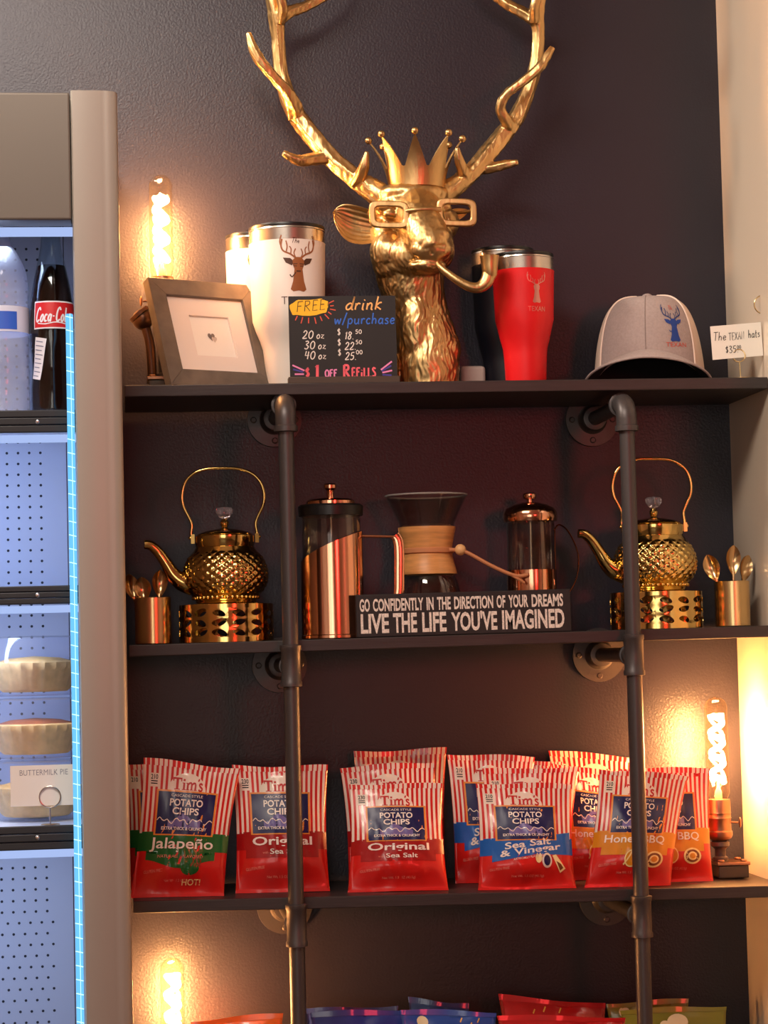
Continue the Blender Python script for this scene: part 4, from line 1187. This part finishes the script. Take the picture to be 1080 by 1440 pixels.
def tims(mb, x, y, w_, h, mp, mi, eps):
    def rc(x0, y0, x1, y1): d_rect(mb, x+x0*w_, y+y0*h, x+x1*w_, y+y1*h, mp, mi, 2, 2, eps)
    for q in ((0,.86,.30,1),(0,.70,.035,.9),(.265,.70,.30,.9),(.108,.05,.19,.9),(.055,0,.245,.08),(.342,.05,.408,.62),(.312,0,.438,.07),(.318,.55,.36,.62),(.342,.74,.41,.92),
              (.47,.05,.53,.6),(.60,.05,.66,.52),(.73,.05,.79,.52),(.445,0,.555,.07),(.578,0,.682,.07),(.708,0,.815,.07),(.442,.55,.49,.62)): rc(*q)
    def st(pts, wd): d_stroke(mb, [(x+a*w_, y+b_*h) for a, b_ in pts], wd*w_, mp, mi, eps)
    st([(.515,.48),(.56,.60),(.61,.60),(.632,.48)], .05); st([(.645,.48),(.69,.60),(.74,.60),(.762,.48)], .05)
    st([(.855,1.02),(.86,.92),(.835,.8)], .045); st([(.985,.5),(.945,.62),(.89,.55),(.915,.38),(.985,.22),(.975,.04),(.91,.01),(.872,.12)], .048)
CHIP_G = 'bags of potato chips on the chip shelf'
def chip_bag(flav, q, Yb, lean, label, seed, thick=.019, detail=True):
    # q: corners in the photograph TL TR BR BL; the foot stands at depth Yb, the top leans back by lean
    (tlx, tly), (trx, try_), (brx, bry), (blx, bly) = q
    BLp, BRp = on(2, blx, Yb), on(2, brx, Yb)
    TLp, TRp = pix(tlx, tly, Yb+lean), pix(trx, try_, Yb+lean)
    base = (BLp+BRp)/2
    S0, W, H = bag_surface(TLp-base, TRp-base, BRp-base, BLp-base, thick, seed)
    S = S0
    t = thing('chip_bag', label, 'bag of chips', base, group=CHIP_G)
    mb = MB(); bag_shell(mb, S, 0)
    E = .00035
    mp = lambda a, b_, e: tuple(S(a, b_, e))
    bt = {'jal': .46, 'orig': .46, 'sv': .46, 'bbq': .46}[flav]
    ns = 19
    for i in range(ns):   # white stripes printed on the red film
        a0 = (i+.06)/ns; a1 = (i+.56)/ns
        d_rect(mb, a0, bt, a1, .995, mp, 1, 2, 18, E)
        for sd in (-1,):
            n_ = 10; vv = [tuple(S(a_, bt+(.995-bt)*j/n_, 0, -1)-Vector((0, 0, 0))+(S(a_, bt+(.995-bt)*j/n_, 0, -1)-S(a_, bt+(.995-bt)*j/n_, 0, 1)).normalized()*.0004) for j in range(n_+1) for a_ in (a0, a1)]
            mb.add(vv, [(2*j, 2*j+1, 2*j+3, 2*j+2) for j in range(n_)], 1)
    d_rect(mb, .0, .33 if flav != 'sv' else .31, 1, bt+.01, mp, 2, 24, 8, E*1.4)
    if flav == 'sv':
        d_rect(mb, .12, .33, .97, .49, lambda a, b_, e: mp(a, b_-.10+.14*a, e), 2, 24, 8, E*1.8)
    elif flav == 'jal': d_rect(mb, .10, .235, .86, .36, lambda a, b_, e: mp(a, b_+(.03*math.cos((a-.48)*8) if b_ < .3 else 0)*-1, e), 2, 24, 8, E*1.6)
    else: d_rect(mb, .10, .265, .90, .36, mp, 2, 24, 8, E*1.6)
    # cream arch with the brand word
    arch = [(.27, .775)]+[(.475-.205*math.cos(PI*i/20), .775+.145*math.sin(PI*i/20)) for i in range(21)]+[(.68, .775)]
    d_poly(mb, arch[1:-1], mp, 1, .03, E*2)
    # navy panel
    d_rect(mb, .155, .445, .815, .785, mp, 4, 20, 10, E*2.6); d_rect(mb, .175, .455, .795, .772, mp, 3, 20, 10, E*3.4)
    xm = lambda a: .545+.035*math.sin(a*31)*.4+.055*math.exp(-((a-.48)/.13)**2)
    d_poly(mb, [(.30+.36*i/14, xm(.30+.36*i/14)) for i in range(15)]+[(.66, .50), (.30, .50)], mp, 5, .03, E*4)
    d_stroke(mb, [(.18+.61*i/22, .555+.014*math.sin(i*1.9)+.012*math.sin(i*.9)) for i in range(23)], .007, mp, 1, E*4.6, 2)
    L = .03
    tims(mb, .32, .79, .32, .092, mp, 7, E*3)
    d_text(mb, 'POTATO', .485, .693, .36, .056, mp, 6, .022, L, eps=E*4.6); d_text(mb, 'CHIPS', .485, .628, .29, .054, mp, 6, .022, L, eps=E*4.6)
    if detail:
        d_text(mb, 'CASCADE STYLE', .485, .747, .34, .020, mp, 6, 0, L, eps=E*4.6)
        d_text(mb, 'EXTRA THICK & CRUNCHY', .485, .497, .50, .024, mp, 6, .02, L, eps=E*5)
    # calorie badge
    d_poly(mb, [(.075, .80), (.165, .80), (.17, .83), (.17, .90), (.07, .90), (.07, .83)], mp, 1, .03, E*1.9)
    d_text(mb, '210' if flav != 'orig' else '230', .12, .873, .075, .036, mp, 9, .02, L, eps=E*2.8)
    if detail:
        for r_ in (.838, .820): d_rect(mb, .085, r_, .155, r_+.008, mp, 9, 3, 1, E*2.8)
    ip = {'jal': 10, 'orig': 6, 'sv': 6, 'bbq': 6}
    if flav == 'jal':
        d_text(mb, 'Jalapeño', .48, .375, .70, .105, mp, 6, .012, L, eps=E*4.2)
        if detail:
            d_text(mb, 'NATURALLY FLAVORED', .48, .292, .5, .022, mp, 8, 0, L, eps=E*4.2)
            d_poly(mb, [(.60+.10*math.cos(2*PI*i/18), .205+.05*math.sin(2*PI*i/18)) for i in range(18)], mp, 2, .03, E*3)
            for dx in (0, .04, .08): d_stroke(mb, [(.60+dx, .22), (.63+dx, .25), (.62+dx, .285)], .018, mp, 11, E*4)
            d_text(mb, 'HOT!', .63, .105, .20, .045, mp, 10, .01, L, eps=E*3)
    elif flav == 'orig':
        d_text(mb, 'Original', .50, .385, .66, .088, mp, 6, .02, L, eps=E*4.2); d_text(mb, 'Sea Salt', .53, .312, .34, .042, mp, 6, .012, L, eps=E*4.2); d_text(mb, 'with', .31, .305, .06, .02, mp, 8, 0, L, eps=E*4.2)
    elif flav == 'sv':
        d_text(mb, 'Sea Salt', .50, .415, .50, .062, mp, 6, .02, L, rot=.10, eps=E*4.6, shear=.1); d_text(mb, '& Vinegar', .53, .345, .66, .078, mp, 6, .02, L, rot=.11, eps=E*4.6, shear=.1)
        if detail:
            d_text(mb, 'ARTIFICIALLY FLAVORED', .50, .285, .32, .02, mp, 6, 0, L, rot=.12, eps=E*4.2)
            d_poly(mb, [(.70+.055*math.cos(2*PI*i/20), .255+.07*math.sin(2*PI*i/20)) for i in range(20)], mp, 1, .03, E*3)
            d_poly(mb, [(.70+.038*math.cos(2*PI*i/20), .255+.05*math.sin(2*PI*i/20)) for i in range(20)], mp, 3, .03, E*4)
            d_poly(mb, [(.76, .30), (.80, .31), (.90, .18), (.84, .14)], mp, 10, .03, E*3.4); d_poly(mb, [(.80, .25), (.85, .22), (.875, .185), (.84, .16)], mp, 11, .03, E*4)
            d_poly(mb, [(.61+.035*math.cos(2*PI*i/14), .28+.05*math.sin(2*PI*i/14)) for i in range(14)], mp, 10, .03, E*3.4)
    else:
        d_text(mb, 'Honey BBQ', .48, .39, .72, .088, mp, 6, .012, L, eps=E*4.2)
        if detail:
            d_poly(mb, [(.47+.085*math.cos(2*PI*i/18), .235+.07*math.sin(2*PI*i/18)) for i in range(18)], mp, 2, .03, E*3)
            d_stroke(mb, [(.47+.085*math.cos(2*PI*i/18), .235+.07*math.sin(2*PI*i/18)) for i in range(19)], .012, mp, 10, E*4, 1)
            d_stroke(mb, [(.38, .18), (.44, .26), (.47, .33)], .016, mp, 10, E*4)
            for r_, m_ in ((.115, 10), (.09, 11), (.06, 10), (.04, 2)): d_poly(mb, [(.74+r_*math.cos(2*PI*i/20), .225+r_*.62*math.sin(2*PI*i/20)) for i in range(20)], mp, m_, .03, E*(4.5-r_*12))
    if detail:
        d_text(mb, 'GLUTEN FREE', .20, .185, .20, .022, mp, 8, .01, L, rot=.08, eps=E*2)
        d_text(mb, 'Net Wt. 1.5 OZ (42.5g)', .50, .115, .34, .026, mp, 8, .005, L, eps=E*2)
    obj('pouch', mb, [BAG_R, BAG_W, F_COL[flav], NAVY, BGOLD, MTN, TXT, TIMR, PALE, INK, ICON, ICON_D], t, fix=False, sharp=180)
    # crimped seals
    for b0, b1, nm in ((.955, 1.0, 'top_seal'), (.0, .022, 'bottom_seal')):
        sb_ = MB(); n_ = 60
        for side in (1, -1):
            vv = []
            for j in range(2):
                for i in range(n_+1):
                    p = S(i/n_, b0+(b1-b0)*j, 0, 1); nn_ = (S(i/n_, b0+(b1-b0)*j, .001, 1)-p).normalized()
                    vv.append(p+nn_*side*(.0006+.0003*(i % 2)) - (nn_*.0005 if side < 0 else nn_*0))
            fs = [(i, i+1, n_+2+i, n_+1+i) for i in range(n_)]
            k0 = len(sb_.f); sb_.add(vv, fs)
            if b0 > .5:
                for i in range(n_): sb_.m[k0+i] = 1 if int(i/n_*ns*2+.9) % 2 else 0
        obj(nm, sb_, [BAG_R, BAG_W], t, fix=False)
    return t
chip_bag('jal', ((172,1074),(300,1078),(302,1250),(176,1250)), -.085, .03, 'red striped chip bag mostly hidden behind the jalapeño bag, against the fridge', 1, detail=False)
chip_bag('jal', ((202,1066),(338,1081),(315,1262),(183,1262)), -.195, .035, 'red striped chip bag with a green jalapeño band, leftmost at the front', 2)
chip_bag('orig', ((326,1077),(461,1077),(464,1246),(331,1252)), -.165, .035, 'red striped chip bag with original flavour band, behind the left iron pipe', 3)
chip_bag('orig', ((497,1057),(628,1052),(628,1246),(500,1246)), -.040, .010, 'tallest chip bag, rearmost of the three stacked original flavour bags', 4, detail=False)
chip_bag('orig', ((478,1079),(613,1071),(622,1248),(490,1248)), -.110, .03, 'middle one of the three original chip bags standing one behind another', 5, detail=False)
chip_bag('orig', ((491,1103),(622,1102),(631,1252),(489,1253)), -.190, .04, 'red striped chip bag with original sea salt lettering, front of its row', 6)
chip_bag('sv', ((628,1060),(752,1064),(742,1243),(640,1243)), -.098, .02, 'blue band chip bag at the back left of the sea salt and vinegar bags', 7)
chip_bag('sv', ((690,1062),(790,1072),(786,1245),(692,1245)), -.052, .01, 'rearmost blue band chip bag, its top showing above the vinegar bags', 8, detail=False)
chip_bag('sv', ((678,1082),(815,1078),(800,1246),(682,1246)), -.140, .03, 'blue band chip bag directly behind the front vinegar bag', 9, detail=False)
chip_bag('sv', ((669,1101),(805,1103),(810,1248),(672,1250)), -.206, .035, 'chip bag with blue sea salt and vinegar band, front of its row', 10)
chip_bag('bbq', ((771,1055),(908,1066),(900,1240),(788,1240)), -.024, .006, 'rearmost honey barbecue chip bag, only its striped top showing', 11, thick=.014, detail=False)
chip_bag('bbq', ((775,1072),(893,1092),(880,1243),(792,1243)), -.090, .03, 'shadowed honey barbecue chip bag between the vinegar bags and the right pipe', 12)
chip_bag('bbq', ((843,1081),(968,1091),(943,1240),(822,1240)), -.202, .035, 'chip bag with amber honey barbecue band, standing behind the right iron pipe', 13)
chip_bag('bbq', ((872,1080),(998,1080),(1003,1238),(888,1239)), -.152, .018, 'rightmost honey barbecue chip bag, touching the glowing pipe lamp', 14)
# snack bags on the lowest board
def snack_bag(q, Yb, lean, col, label, seed, marks, thick=.024):
    (tlx, tly), (trx, try_) = q
    TLp, TRp = pix(tlx, tly, Yb+lean), pix(trx, try_, Yb+lean)
    zb = SH[3][0]+.0005
    BLp, BRp = Vector((TLp.x+.006, Yb, zb)), Vector((TRp.x-.006, Yb, zb))
    base = (BLp+BRp)/2
    S, W, H = bag_surface(TLp-base, TRp-base, BRp-base, BLp-base, thick, seed)
    mb = MB(); bag_shell(mb, S, 0); mp = lambda a, b_, e: tuple(S(a, b_, e))
    t = thing('snack_bag', label, 'bag of snacks', base, group='crumpled snack bags on the lowest board')
    for kind, a, b_, s_ in marks:
        if kind == 'dash':
            d_stroke(mb, [(a, b_), (a+s_*.5, b_+s_)], .012, mp, 1, .0006, 1)
        elif kind == 'dot': d_poly(mb, [(a+s_*math.cos(2*PI*i/18), b_+s_*.8*math.sin(2*PI*i/18)) for i in range(18)], mp, 2, .03, .0006)
    obj('pouch', mb, [col, mat('mark_yellow', (232, 176, 70), .4), mat('mark_cream', (226, 210, 170), .4)], t, fix=False, sharp=180)
    sb_ = MB(); n_ = 50
    for side in (1, -1):
        vv = [S(i/n_, .955+.045*j, .0007+.0003*(i % 2), 1)-(S(i/n_, .955+.045*j, .002+.0006*(i%2), 1)-S(i/n_, .955+.045*j, 0, 1))*(side < 0) for j in range(2) for i in range(n_+1)]
        sb_.add(vv, [(i, i+1, n_+2+i, n_+1+i) for i in range(n_)])
    obj('top_seal', sb_, col, t, fix=False)
SB_O = mat('foil_orange', (226, 98, 24), .25, coat=.4); SB_B = mat('foil_blue', (36, 50, 128), .25, coat=.4); SB_C = mat('foil_bright_blue', (34, 74, 156), .25, coat=.4)
SB_R = mat('foil_red', (178, 24, 26), .22, coat=.4); SB_G = mat('foil_olive_green', (118, 116, 36), .25, coat=.4)
snack_bag(((268,1436),(398,1424)), -.150, .03, SB_O, 'orange snack bag at the bottom left, between the glowing bulb and the pipe', 21, [])
snack_bag(((428,1419),(560,1414)), -.085, .03, SB_B, 'dark blue snack bag behind another, left of centre on the lowest board', 22, [])
snack_bag(((436,1423),(580,1419)), -.165, .03, SB_B, 'front dark blue snack bag, beside the left pipe on the lowest board', 23, [])
snack_bag(((574,1403),(660,1412)), -.085, .03, SB_C, 'bright blue snack bag top standing behind the other bright blue bag', 24, [])
snack_bag(((562,1419),(698,1423)), -.188, .03, SB_C, 'front bright blue snack bag with yellow marks, centre of the lowest board', 25, [('dot', .22, .9, .06), ('dash', .62, .90, .04), ('dash', .72, .86, .04), ('dash', .8, .9, .04)])
snack_bag(((701,1399),(852,1412)), -.110, .03, SB_R, 'red snack bag with its peaked top, behind the other red bag', 26, [('dash', .40, .88, .05), ('dash', .55, .88, .05), ('dash', .3, .86, .04)])
snack_bag(((699,1428),(880,1430)), -.195, .03, SB_R, 'front red snack bag, just left of the right iron pipe', 27, [])
snack_bag(((852,1411),(968,1404)), -.085, .03, SB_G, 'olive green snack bag behind the right iron pipe', 28, [('dot', .2, .9, .07)])
snack_bag(((872,1420),(1022,1414)), -.165, .03, SB_G, 'front olive green snack bag at the bottom right', 29, [('dot', .52, .86, .10), ('dot', .40, .84, .05)])
# ------------------------------------------------------------------ open display fridge
YFR = -.52
kf_ = U(YFR)
xr_ = pix(172, 560, YFR).x
xi = pix(116, 600, YFR).x
z_top = pix(120, 130, YFR).z; z_hd = pix(50, 309, YFR).z
XLF = xr_-.74
fbse = Vector(((XLF+xr_)/2, (YFR-.012)/2, 0))
fr_ = thing('display_fridge', 'beige open display fridge with blue lit shelves at the left edge', 'fridge', (fbse.x, fbse.y, 0))
o3 = Vector((fbse.x, fbse.y, 0))
FB = mat('fridge_champagne', (158, 150, 141), .38, .1, var=.03, vscale=4); FHD = mat('fridge_header', (100, 92, 84), .4, .25)
INT = mat('fridge_interior', (196, 205, 224), .5); FBLK = mat('fridge_black_trim', (30, 31, 36), .4)
def fbox(name, x0, x1, y0, y1, z0, z1, m, bevel=0.0, parent=None):
    b = MB(); b.box(Vector(((x0+x1)/2, (y0+y1)/2, (z0+z1)/2))-o3, (x1-x0, y1-y0, z1-z0)); return obj(name, b, m, parent or fr_, smooth=False, bevel=bevel)
YB = -.015
fbox('top_panel', XLF, xr_-.002, YFR+.03, YB, z_top-.03, z_top-.001, FB)
fbox('bottom_panel', XLF, xr_-.002, YFR+.03, YB, .0, .25, FB)
fbox('back_wall', XLF+.02, xr_-.02, -.10, YB, .25, z_top-.03, INT)
fbox('side_panel', xr_-.03, xr_-.001, YFR+.03, YB, .0, z_top-.002, FB)
fbox('side_panel', XLF, XLF+.03, YFR+.03, YB, .0, z_top-.002, FB)
fbox('header', XLF, xi-.010, YFR, YFR+.05, z_hd, z_top, FHD, .003)
# rounded front column
def column(x0, x1, flip=False):
    b = MB(); n = 10; rr = .016; pts = []
    wdt = x1-x0
    prof = [(0, .045), (0, .004), (.002, .0), (wdt*.62, .0), (wdt*.66, .0012)]
    for i in range(n+1):
        a = PI/2*i/n; prof.append((wdt-rr+rr*math.sin(a), .0018+rr-rr*math.cos(a)))
    prof.append((wdt, .045))
    vv = []; N = len(prof)
    for z in (0.0, z_top+.0015):
        for x, y in prof: vv.append(Vector((x0+x if not flip else x1-x, YFR-.006+y, z))-o3)
    fs = [(i, i+1, N+i+1, N+i) for i in range(N-1)]+[tuple(range(N)), tuple(range(N, 2*N))]
    b.add(vv, fs); return b
obj('front_column', column(xi-.009, xr_), FB, fr_, sharp=30)
obj('front_column', column(XLF, XLF+.06, True), FB, fr_, sharp=30)
# perforated back panel and slotted side strip
YBK = -.104
PERF = mat('panel_blue_white', (178, 190, 220), .55); HOLE = mat('panel_hole_dark', (38, 42, 60), .8)
p1 = MB(); zA, zB = .26, z_hd+.1
xb1 = xr_-.031
def bp(px, py): return pix(px, py, YBK)
p1.box(Vector(((XLF+.03+xb1)/2, YBK, (zA+zB)/2))-o3, (xb1-XLF-.03, .004, zB-zA))
x0h = bp(57, 650).x; stepx = 15.4*U(YBK); z0h = bp(50, 1500).z; stepz = 15.1*U(YBK)
mph = lambda x, z, e: tuple(Vector((x, YBK-.002-e, z))-o3)
j = 0; z = z0h
while z < zB-.05:
    for i in range(0, 12):
        x = x0h-i*stepx+(stepx/2 if (j % 2 and z < bp(50, 1290).z) else 0)
        zz = z
        d_poly(p1, [(x+.0021*math.cos(2*PI*q/8), zz+.0021*math.sin(2*PI*q/8)) for q in range(8)], mph, 1)
    z += stepz; j += 1
xs_ = bp(94, 700).x
d_rect(p1, xs_, zA, xs_+.0012, zB, mph, 1, 1, 1, .0004)
obj('perforated_panel', p1, [PERF, HOLE], fr_, smooth=False, fix=False)
p2 = MB(); z = .3
while z < zB-.05:
    p2.box(Vector((xb1-.001, -.13, z))-o3, (.002, .018, .015)); z += .0238
obj('slot_strip', p2, HOLE, fr_, smooth=False)
LEDW = glow('fridge_light_white', (176, 198, 250), 0.95); LEDC = glow('fridge_strip_cyan', (110, 196, 255), 1.15)
# shelves: black fronts, lights underneath
YSF = YFR+.055
fsh = []
for pt, pb in ((577, 609), (824, 850), (1161, 1195)):
    zt, zb = pix(50, pt, YSF).z, pix(50, pb, YSF).z
    fsh.append(zt)
    x1 = xr_-.034; x0 = XLF+.034
    s_ = MB(); s_.box(Vector(((x0+x1)/2, (YSF-.115)/2+.002, zt-.006))-o3, (x1-x0, -.115-YSF-.004, .008))
    sh_ = obj('fridge_shelf', s_, INT, fr_, smooth=False)
    s_ = MB(); hh = zt-zb
    for q in range(3): s_.box(Vector(((x0+x1)/2, YSF-.002-.0015*(q == 1), zb+hh*(q+.5)/3))-o3, (x1-x0, .008, hh/3*.97))
    obj('shelf_front', s_, FBLK, sh_, bevel=.0015)
    s_ = MB(); c = pix(53, (pt+pb)/2, YSF-.007)-o3; s_.ball(c, (.0035, .0025, .0035), n=12)
    obj('shelf_screw', s_, STEEL, sh_)
    s_ = MB(); s_.box(Vector(((x0+x1)/2, YSF+.014, zb-.0065))-o3, (x1-x0, .012, .010)); obj('shelf_light', s_, LEDW, sh_, smooth=False)
s_ = MB(); s_.box(Vector(((XLF+.03+xi)/2, YFR+.058, z_hd-.006))-o3, (xi-XLF-.03, .012, .011)); obj('header_light', s_, LEDW, fr_, smooth=False)
# cyan strip along the column
s_ = MB(); zt = pix(108, 440, YFR).z
xq = xi-.009
s_.box(Vector((xq-.0065, YFR+.010, (zt+.3)/2))-o3, (.0100, .010, zt-.3))
st_ = obj('light_strip', s_, LEDC, fr_, bevel=.002)
s_ = MB(); z = .35; i = 0
while z < zt:
    s_.box(Vector((xq-.0065, YFR+.0046, z))-o3, (.0100, .0010, .0012), M=Matrix.Rotation(.25, 3, 'Y')); z += .0185
s_.box(Vector((xq-.0055, YFR+.0046, (zt+.3)/2))-o3, (.0008, .0008, zt-.3))
obj('strip_divider', s_, glow('strip_bright', (190, 240, 255), 1.6), st_, smooth=False)
area('fridge_lamp', ((XLF+xi)/2, YFR+.09, z_hd-.02), ((XLF+xi)/2, -.2, .6), .5, .03, 0.8, (.62, .74, 1.0))
for zz in fsh: area('fridge_lamp', ((XLF+xi)/2, YFR+.08, zz-.045), ((XLF+xi)/2, -.18, zz-.45), .5, .02, 1.5, (.62, .74, 1.0))
# ------------------------------------------------------------------ cola bottle
YCB = -.40
def fpos(px, k, Y): p = pix(px, (577, 824, 1161)[k], Y); return Vector((p.x, Y, fsh[k]-.0015))
cbp = fpos(75, 0, YCB)
ck = U(YCB)
bo = thing('cola_bottle', 'glass cola bottle with a red label on the top fridge shelf', 'bottle', cbp)
COLA = mat('cola_liquid', (34, 14, 8), .08, spec=.6); CGL = thin_glass('bottle_glass', (226, 236, 240), .8, .03, .1)
def prof_b(sc=1.0): return [(.024, 0), (.0285, .003), (.0300, .012), (.0300, .040), (.0285, .060), (.0290, .080), (.0310, .100), (.0318, .120), (.0312, .140), (.0295, .160), (.0260, .185), (.0205, .210), (.0155, .232), (.0135, .250), (.0130, .264), (.0150, .266), (.0150, .272), (.0130, .274), (.0130, .280)]
pb_ = smooth_pts([(r, z, 0) for r, z in prof_b()], 3)
def flute(a, z, r): return r*(1+.018*math.cos(10*a)*(1 if (.012 < z < .098) else 0))
b = MB(); b.lathe([(p.x, p.y) for p in pb_], 60, fn=flute, cap1=True); obj('bottle_glass', b, CGL, bo)
b = MB(); b.lathe([(p.x-.0012, p.y+.001) for p in pb_ if p.y < .213], 60, fn=flute); obj('cola', b, COLA, bo)
b = MB(); b.lathe([(.0140, .274), (.0152, .275), (.0150, .281), (.013, .2835), (.001, .284)], 24); obj('cap', b, mat('cap_red', (180, 20, 22), .35), bo)
zl0, zl1 = (577-458)*ck, (577-419)*ck
def bm_(x, y, e):
    r = .0320+e
    for i in range(len(pb_)-1):
        if pb_[i].y <= y <= pb_[i+1].y: f = (y-pb_[i].y)/(pb_[i+1].y-pb_[i].y+1e-9); r = pb_[i].x*(1-f)+pb_[i+1].x*f+e; break
    a = x/.031; return (r*math.sin(a), -r*math.cos(a), y)
e = MB(); d_rect(e, -.026, zl0, .048, zl1, bm_, 1, 24, 4, .0004); d_rect(e, -.0245, zl0+.002, .0465, zl1-.002, bm_, 0, 24, 4, .0006)
zc2 = zl0+.010
s_text(e, 'Coca', -.0225, zc2, .0200, .0021, bm_, 1, shear=.35, sx=.50, eps=.0009); s_text(e, '-', .0015, zc2+.003, .012, .0016, bm_, 1, sx=.8, eps=.0009); s_text(e, 'Cola', .0055, zc2, .0200, .0021, bm_, 1, shear=.35, sx=.50, eps=.0009)
d_stroke(e, [(-.019, zc2-.002), (-.008, zc2-.0035), (.006, zc2-.001), (.02, zc2-.003)], .0014, bm_, 1, .0009)
obj('label', e, [mat('label_red', (206, 34, 40), .4), mat('label_white', (238, 234, 240), .4)], bo, fix=False)
e = MB(); cs, sn = math.cos(-.2), math.sin(-.2)
def stk(x, y, e_):
    X, Y_ = x*cs-y*sn, x*sn+y*cs; return bm_(-.0205+X, .078+Y_, e_)
d_rect(e, -.0085, -.029, .0085, .029, stk, 0, 6, 8, .0012)
for i in range(9): d_rect(e, -.0065, -.025+i*.006, .004+.002*(i % 2), -.0238+i*.006, stk, 1, 3, 1, .0015)
obj('sticker', e, [mat('label_white', (238, 234, 240), .4), mat('sticker_grey', (120, 124, 150), .6)], bo, fix=False)
# ------------------------------------------------------------------ water bottle
wbp = fpos(4, 0, -.40)
wt = thing('water_bottle', 'clear ribbed water bottle with a blue label at the left edge of the fridge', 'bottle', wbp)
def ribs(a, z, r): return r*(1+.012*math.sin(z*420)+.006*math.sin(a*9+z*60)) if z < .195 else r
zr = [(.030, 0), (.036, .004)]+[(.0375, .010+.0045*i) for i in range(41)]+[(.036, .200), (.031, .215), (.022, .232), (.0135, .243), (.0125, .262)]
b = MB(); b.lathe(zr, 48, fn=ribs, cap1=True); obj('bottle_body', b, thin_glass('water_plastic', (226, 232, 246), .7, .12, .1, .22), wt)
b = MB(); b.lathe([(.0145, .255), (.0145, .272), (.012, .274)], 24); obj('cap', b, mat('cap_white', (230, 232, 240), .4), wt)
b = MB(); zl0, zl1 = (577-462)*ck, (577-426)*ck
b.lathe([(.0384, zl0), (.0384, zl1)], 48, cap0=False, cap1=False); lb_ = obj('label', b, mat('water_label_white', (214, 220, 240), .4), wt)
e = MB(); wm = lambda x, y, e_: ((.0384+e_)*math.sin(x/.0384), -(.0384+e_)*math.cos(x/.0384), y)
d_rect(e, -.03, zl0+.003, .024, zl1-.008, wm, 0, 14, 2, .0004); obj('label_print', e, mat('water_label_blue', (52, 100, 205), .4), lb_, fix=False)
# ------------------------------------------------------------------ pies
CRUST = mat('pie_crust', (240, 196, 128), .7, bump=.3, bscale=120, var=.18, vscale=50); FILL = mat('pie_filling', (232, 184, 104), .5, bump=.2, bscale=60, var=.2, vscale=30); TOPB = mat('pie_top_browned', (168, 92, 50), .6, var=.3, vscale=30)
PY = -.33
pbase = fpos(52, 2, PY); pk = U(PY)
def pie(base, label, top):
    t = thing('boxed_pie', label, 'pie', base, group='stacked mini pies in clear boxes')
    b = MB(); b.lathe([(.045, .006), (.050, .010), (.0585, .036), (.0625, .041), (.0625, .047), (.059, .049), (.055, .044), (.001, .043)], 72, fn=lambda a, z, r: r*(1+.030*math.cos(24*a)*(1 if z > .035 and r > .05 else .12))); obj('crust', b, CRUST, t)
    b = MB(); b.lathe([(.0565, .044), (.050, .0495), (.035, .0535), (.001, .056)], 48); obj('filling', b, top, t)
    b = MB(); b.lathe([(.052, .0005), (.056, .003), (.0655, .044), (.0665, .048)], 56, cap1=False); obj('tray', b, PLAST_G, t)
    b = MB(); b.lathe([(.0668, .048), (.066, .052), (.062, .082), (.056, .0835), (.050, .084), (.001, .084)], 56, cap0=False, fn=lambda a, z, r: r*(1+.008*math.cos(30*a)*(1 if .05 < z < .08 else 0))); obj('clear_lid', b, PLAST_G, t)
st = .0872
pie(pbase, 'bottom pie of the clear boxed stack, behind the buttermilk pie card', FILL)
pie(pbase+Vector((0, 0, st)), 'middle pie of the clear boxed stack, with a browned top', TOPB)
pie(pbase+Vector((0, 0, 2*st)), 'topmost pie of the clear boxed stack in the fridge', FILL)
YC = YSF+.020
cb2 = pix(71, 1161, YC); cb2 = Vector((cb2.x, YC, fsh[2]-.0015)); kc = U(YC)
ct = thing('pie_card', 'white card reading BUTTERMILK PIE in a ring holder before the pies', 'price card', cb2)
b = MB(); W2, Z0, Z1 = 90*kc, (1161-1134)*kc, (1161-1078)*kc
b.box((-9*kc, 0, (Z0+Z1)/2), (W2, .0008, Z1-Z0)); obj('card', b, PAPER, ct, smooth=False)
b.v = []; e = MB(); d_text(e, 'BUTTERMILK PIE', -8*kc, (1161-1088)*kc, 66*kc, 7.5*kc, lambda x, y, e_: (x, -.0004-e_, y), 0, bold=-.012); obj('lettering', e, mat('card_grey_ink', (120, 118, 130), .7), ct, fix=False)
b = MB(); zc3 = (1161-1122)*kc
b.tube([(14.5*kc*math.sin(2*PI*i/30), -.0030+.0018*i/30, zc3-14.5*kc*math.cos(2*PI*i/30)) for i in range(31)], .0010, n=8); b.tube([(0, -.003, zc3-14.5*kc), (0, -.003, .001)], .001, n=8); b.lathe([(.013, 0), (.013, .0015), (.002, .002)], 20)
obj('ring_holder', b, STEEL, ct)
# ------------------------------------------------------------------ windows behind the camera, seen only mirrored in the metal
WIN = glow('bright_window', (255, 238, 220), 2.2)
for i, x in enumerate((-1.9, -.75)):
    b = MB(); b.box((x, YF+.012, 1.45), (.75, .02, 1.9)); o = struct(obj('window_%d' % (i+1), b, WIN, smooth=False))
    b = MB()
    for dx in (-.40, 0, .40): b.box((x+dx, YF+.03, 1.45), (.05, .05, 2.0))
    for dz in (-.97, .2, .97): b.box((x, YF+.03, 1.45+dz), (.85, .05, .05))
    struct(obj('trim_%d' % (i+1), b, mat('window_frame', (60, 54, 50), .5), smooth=False))
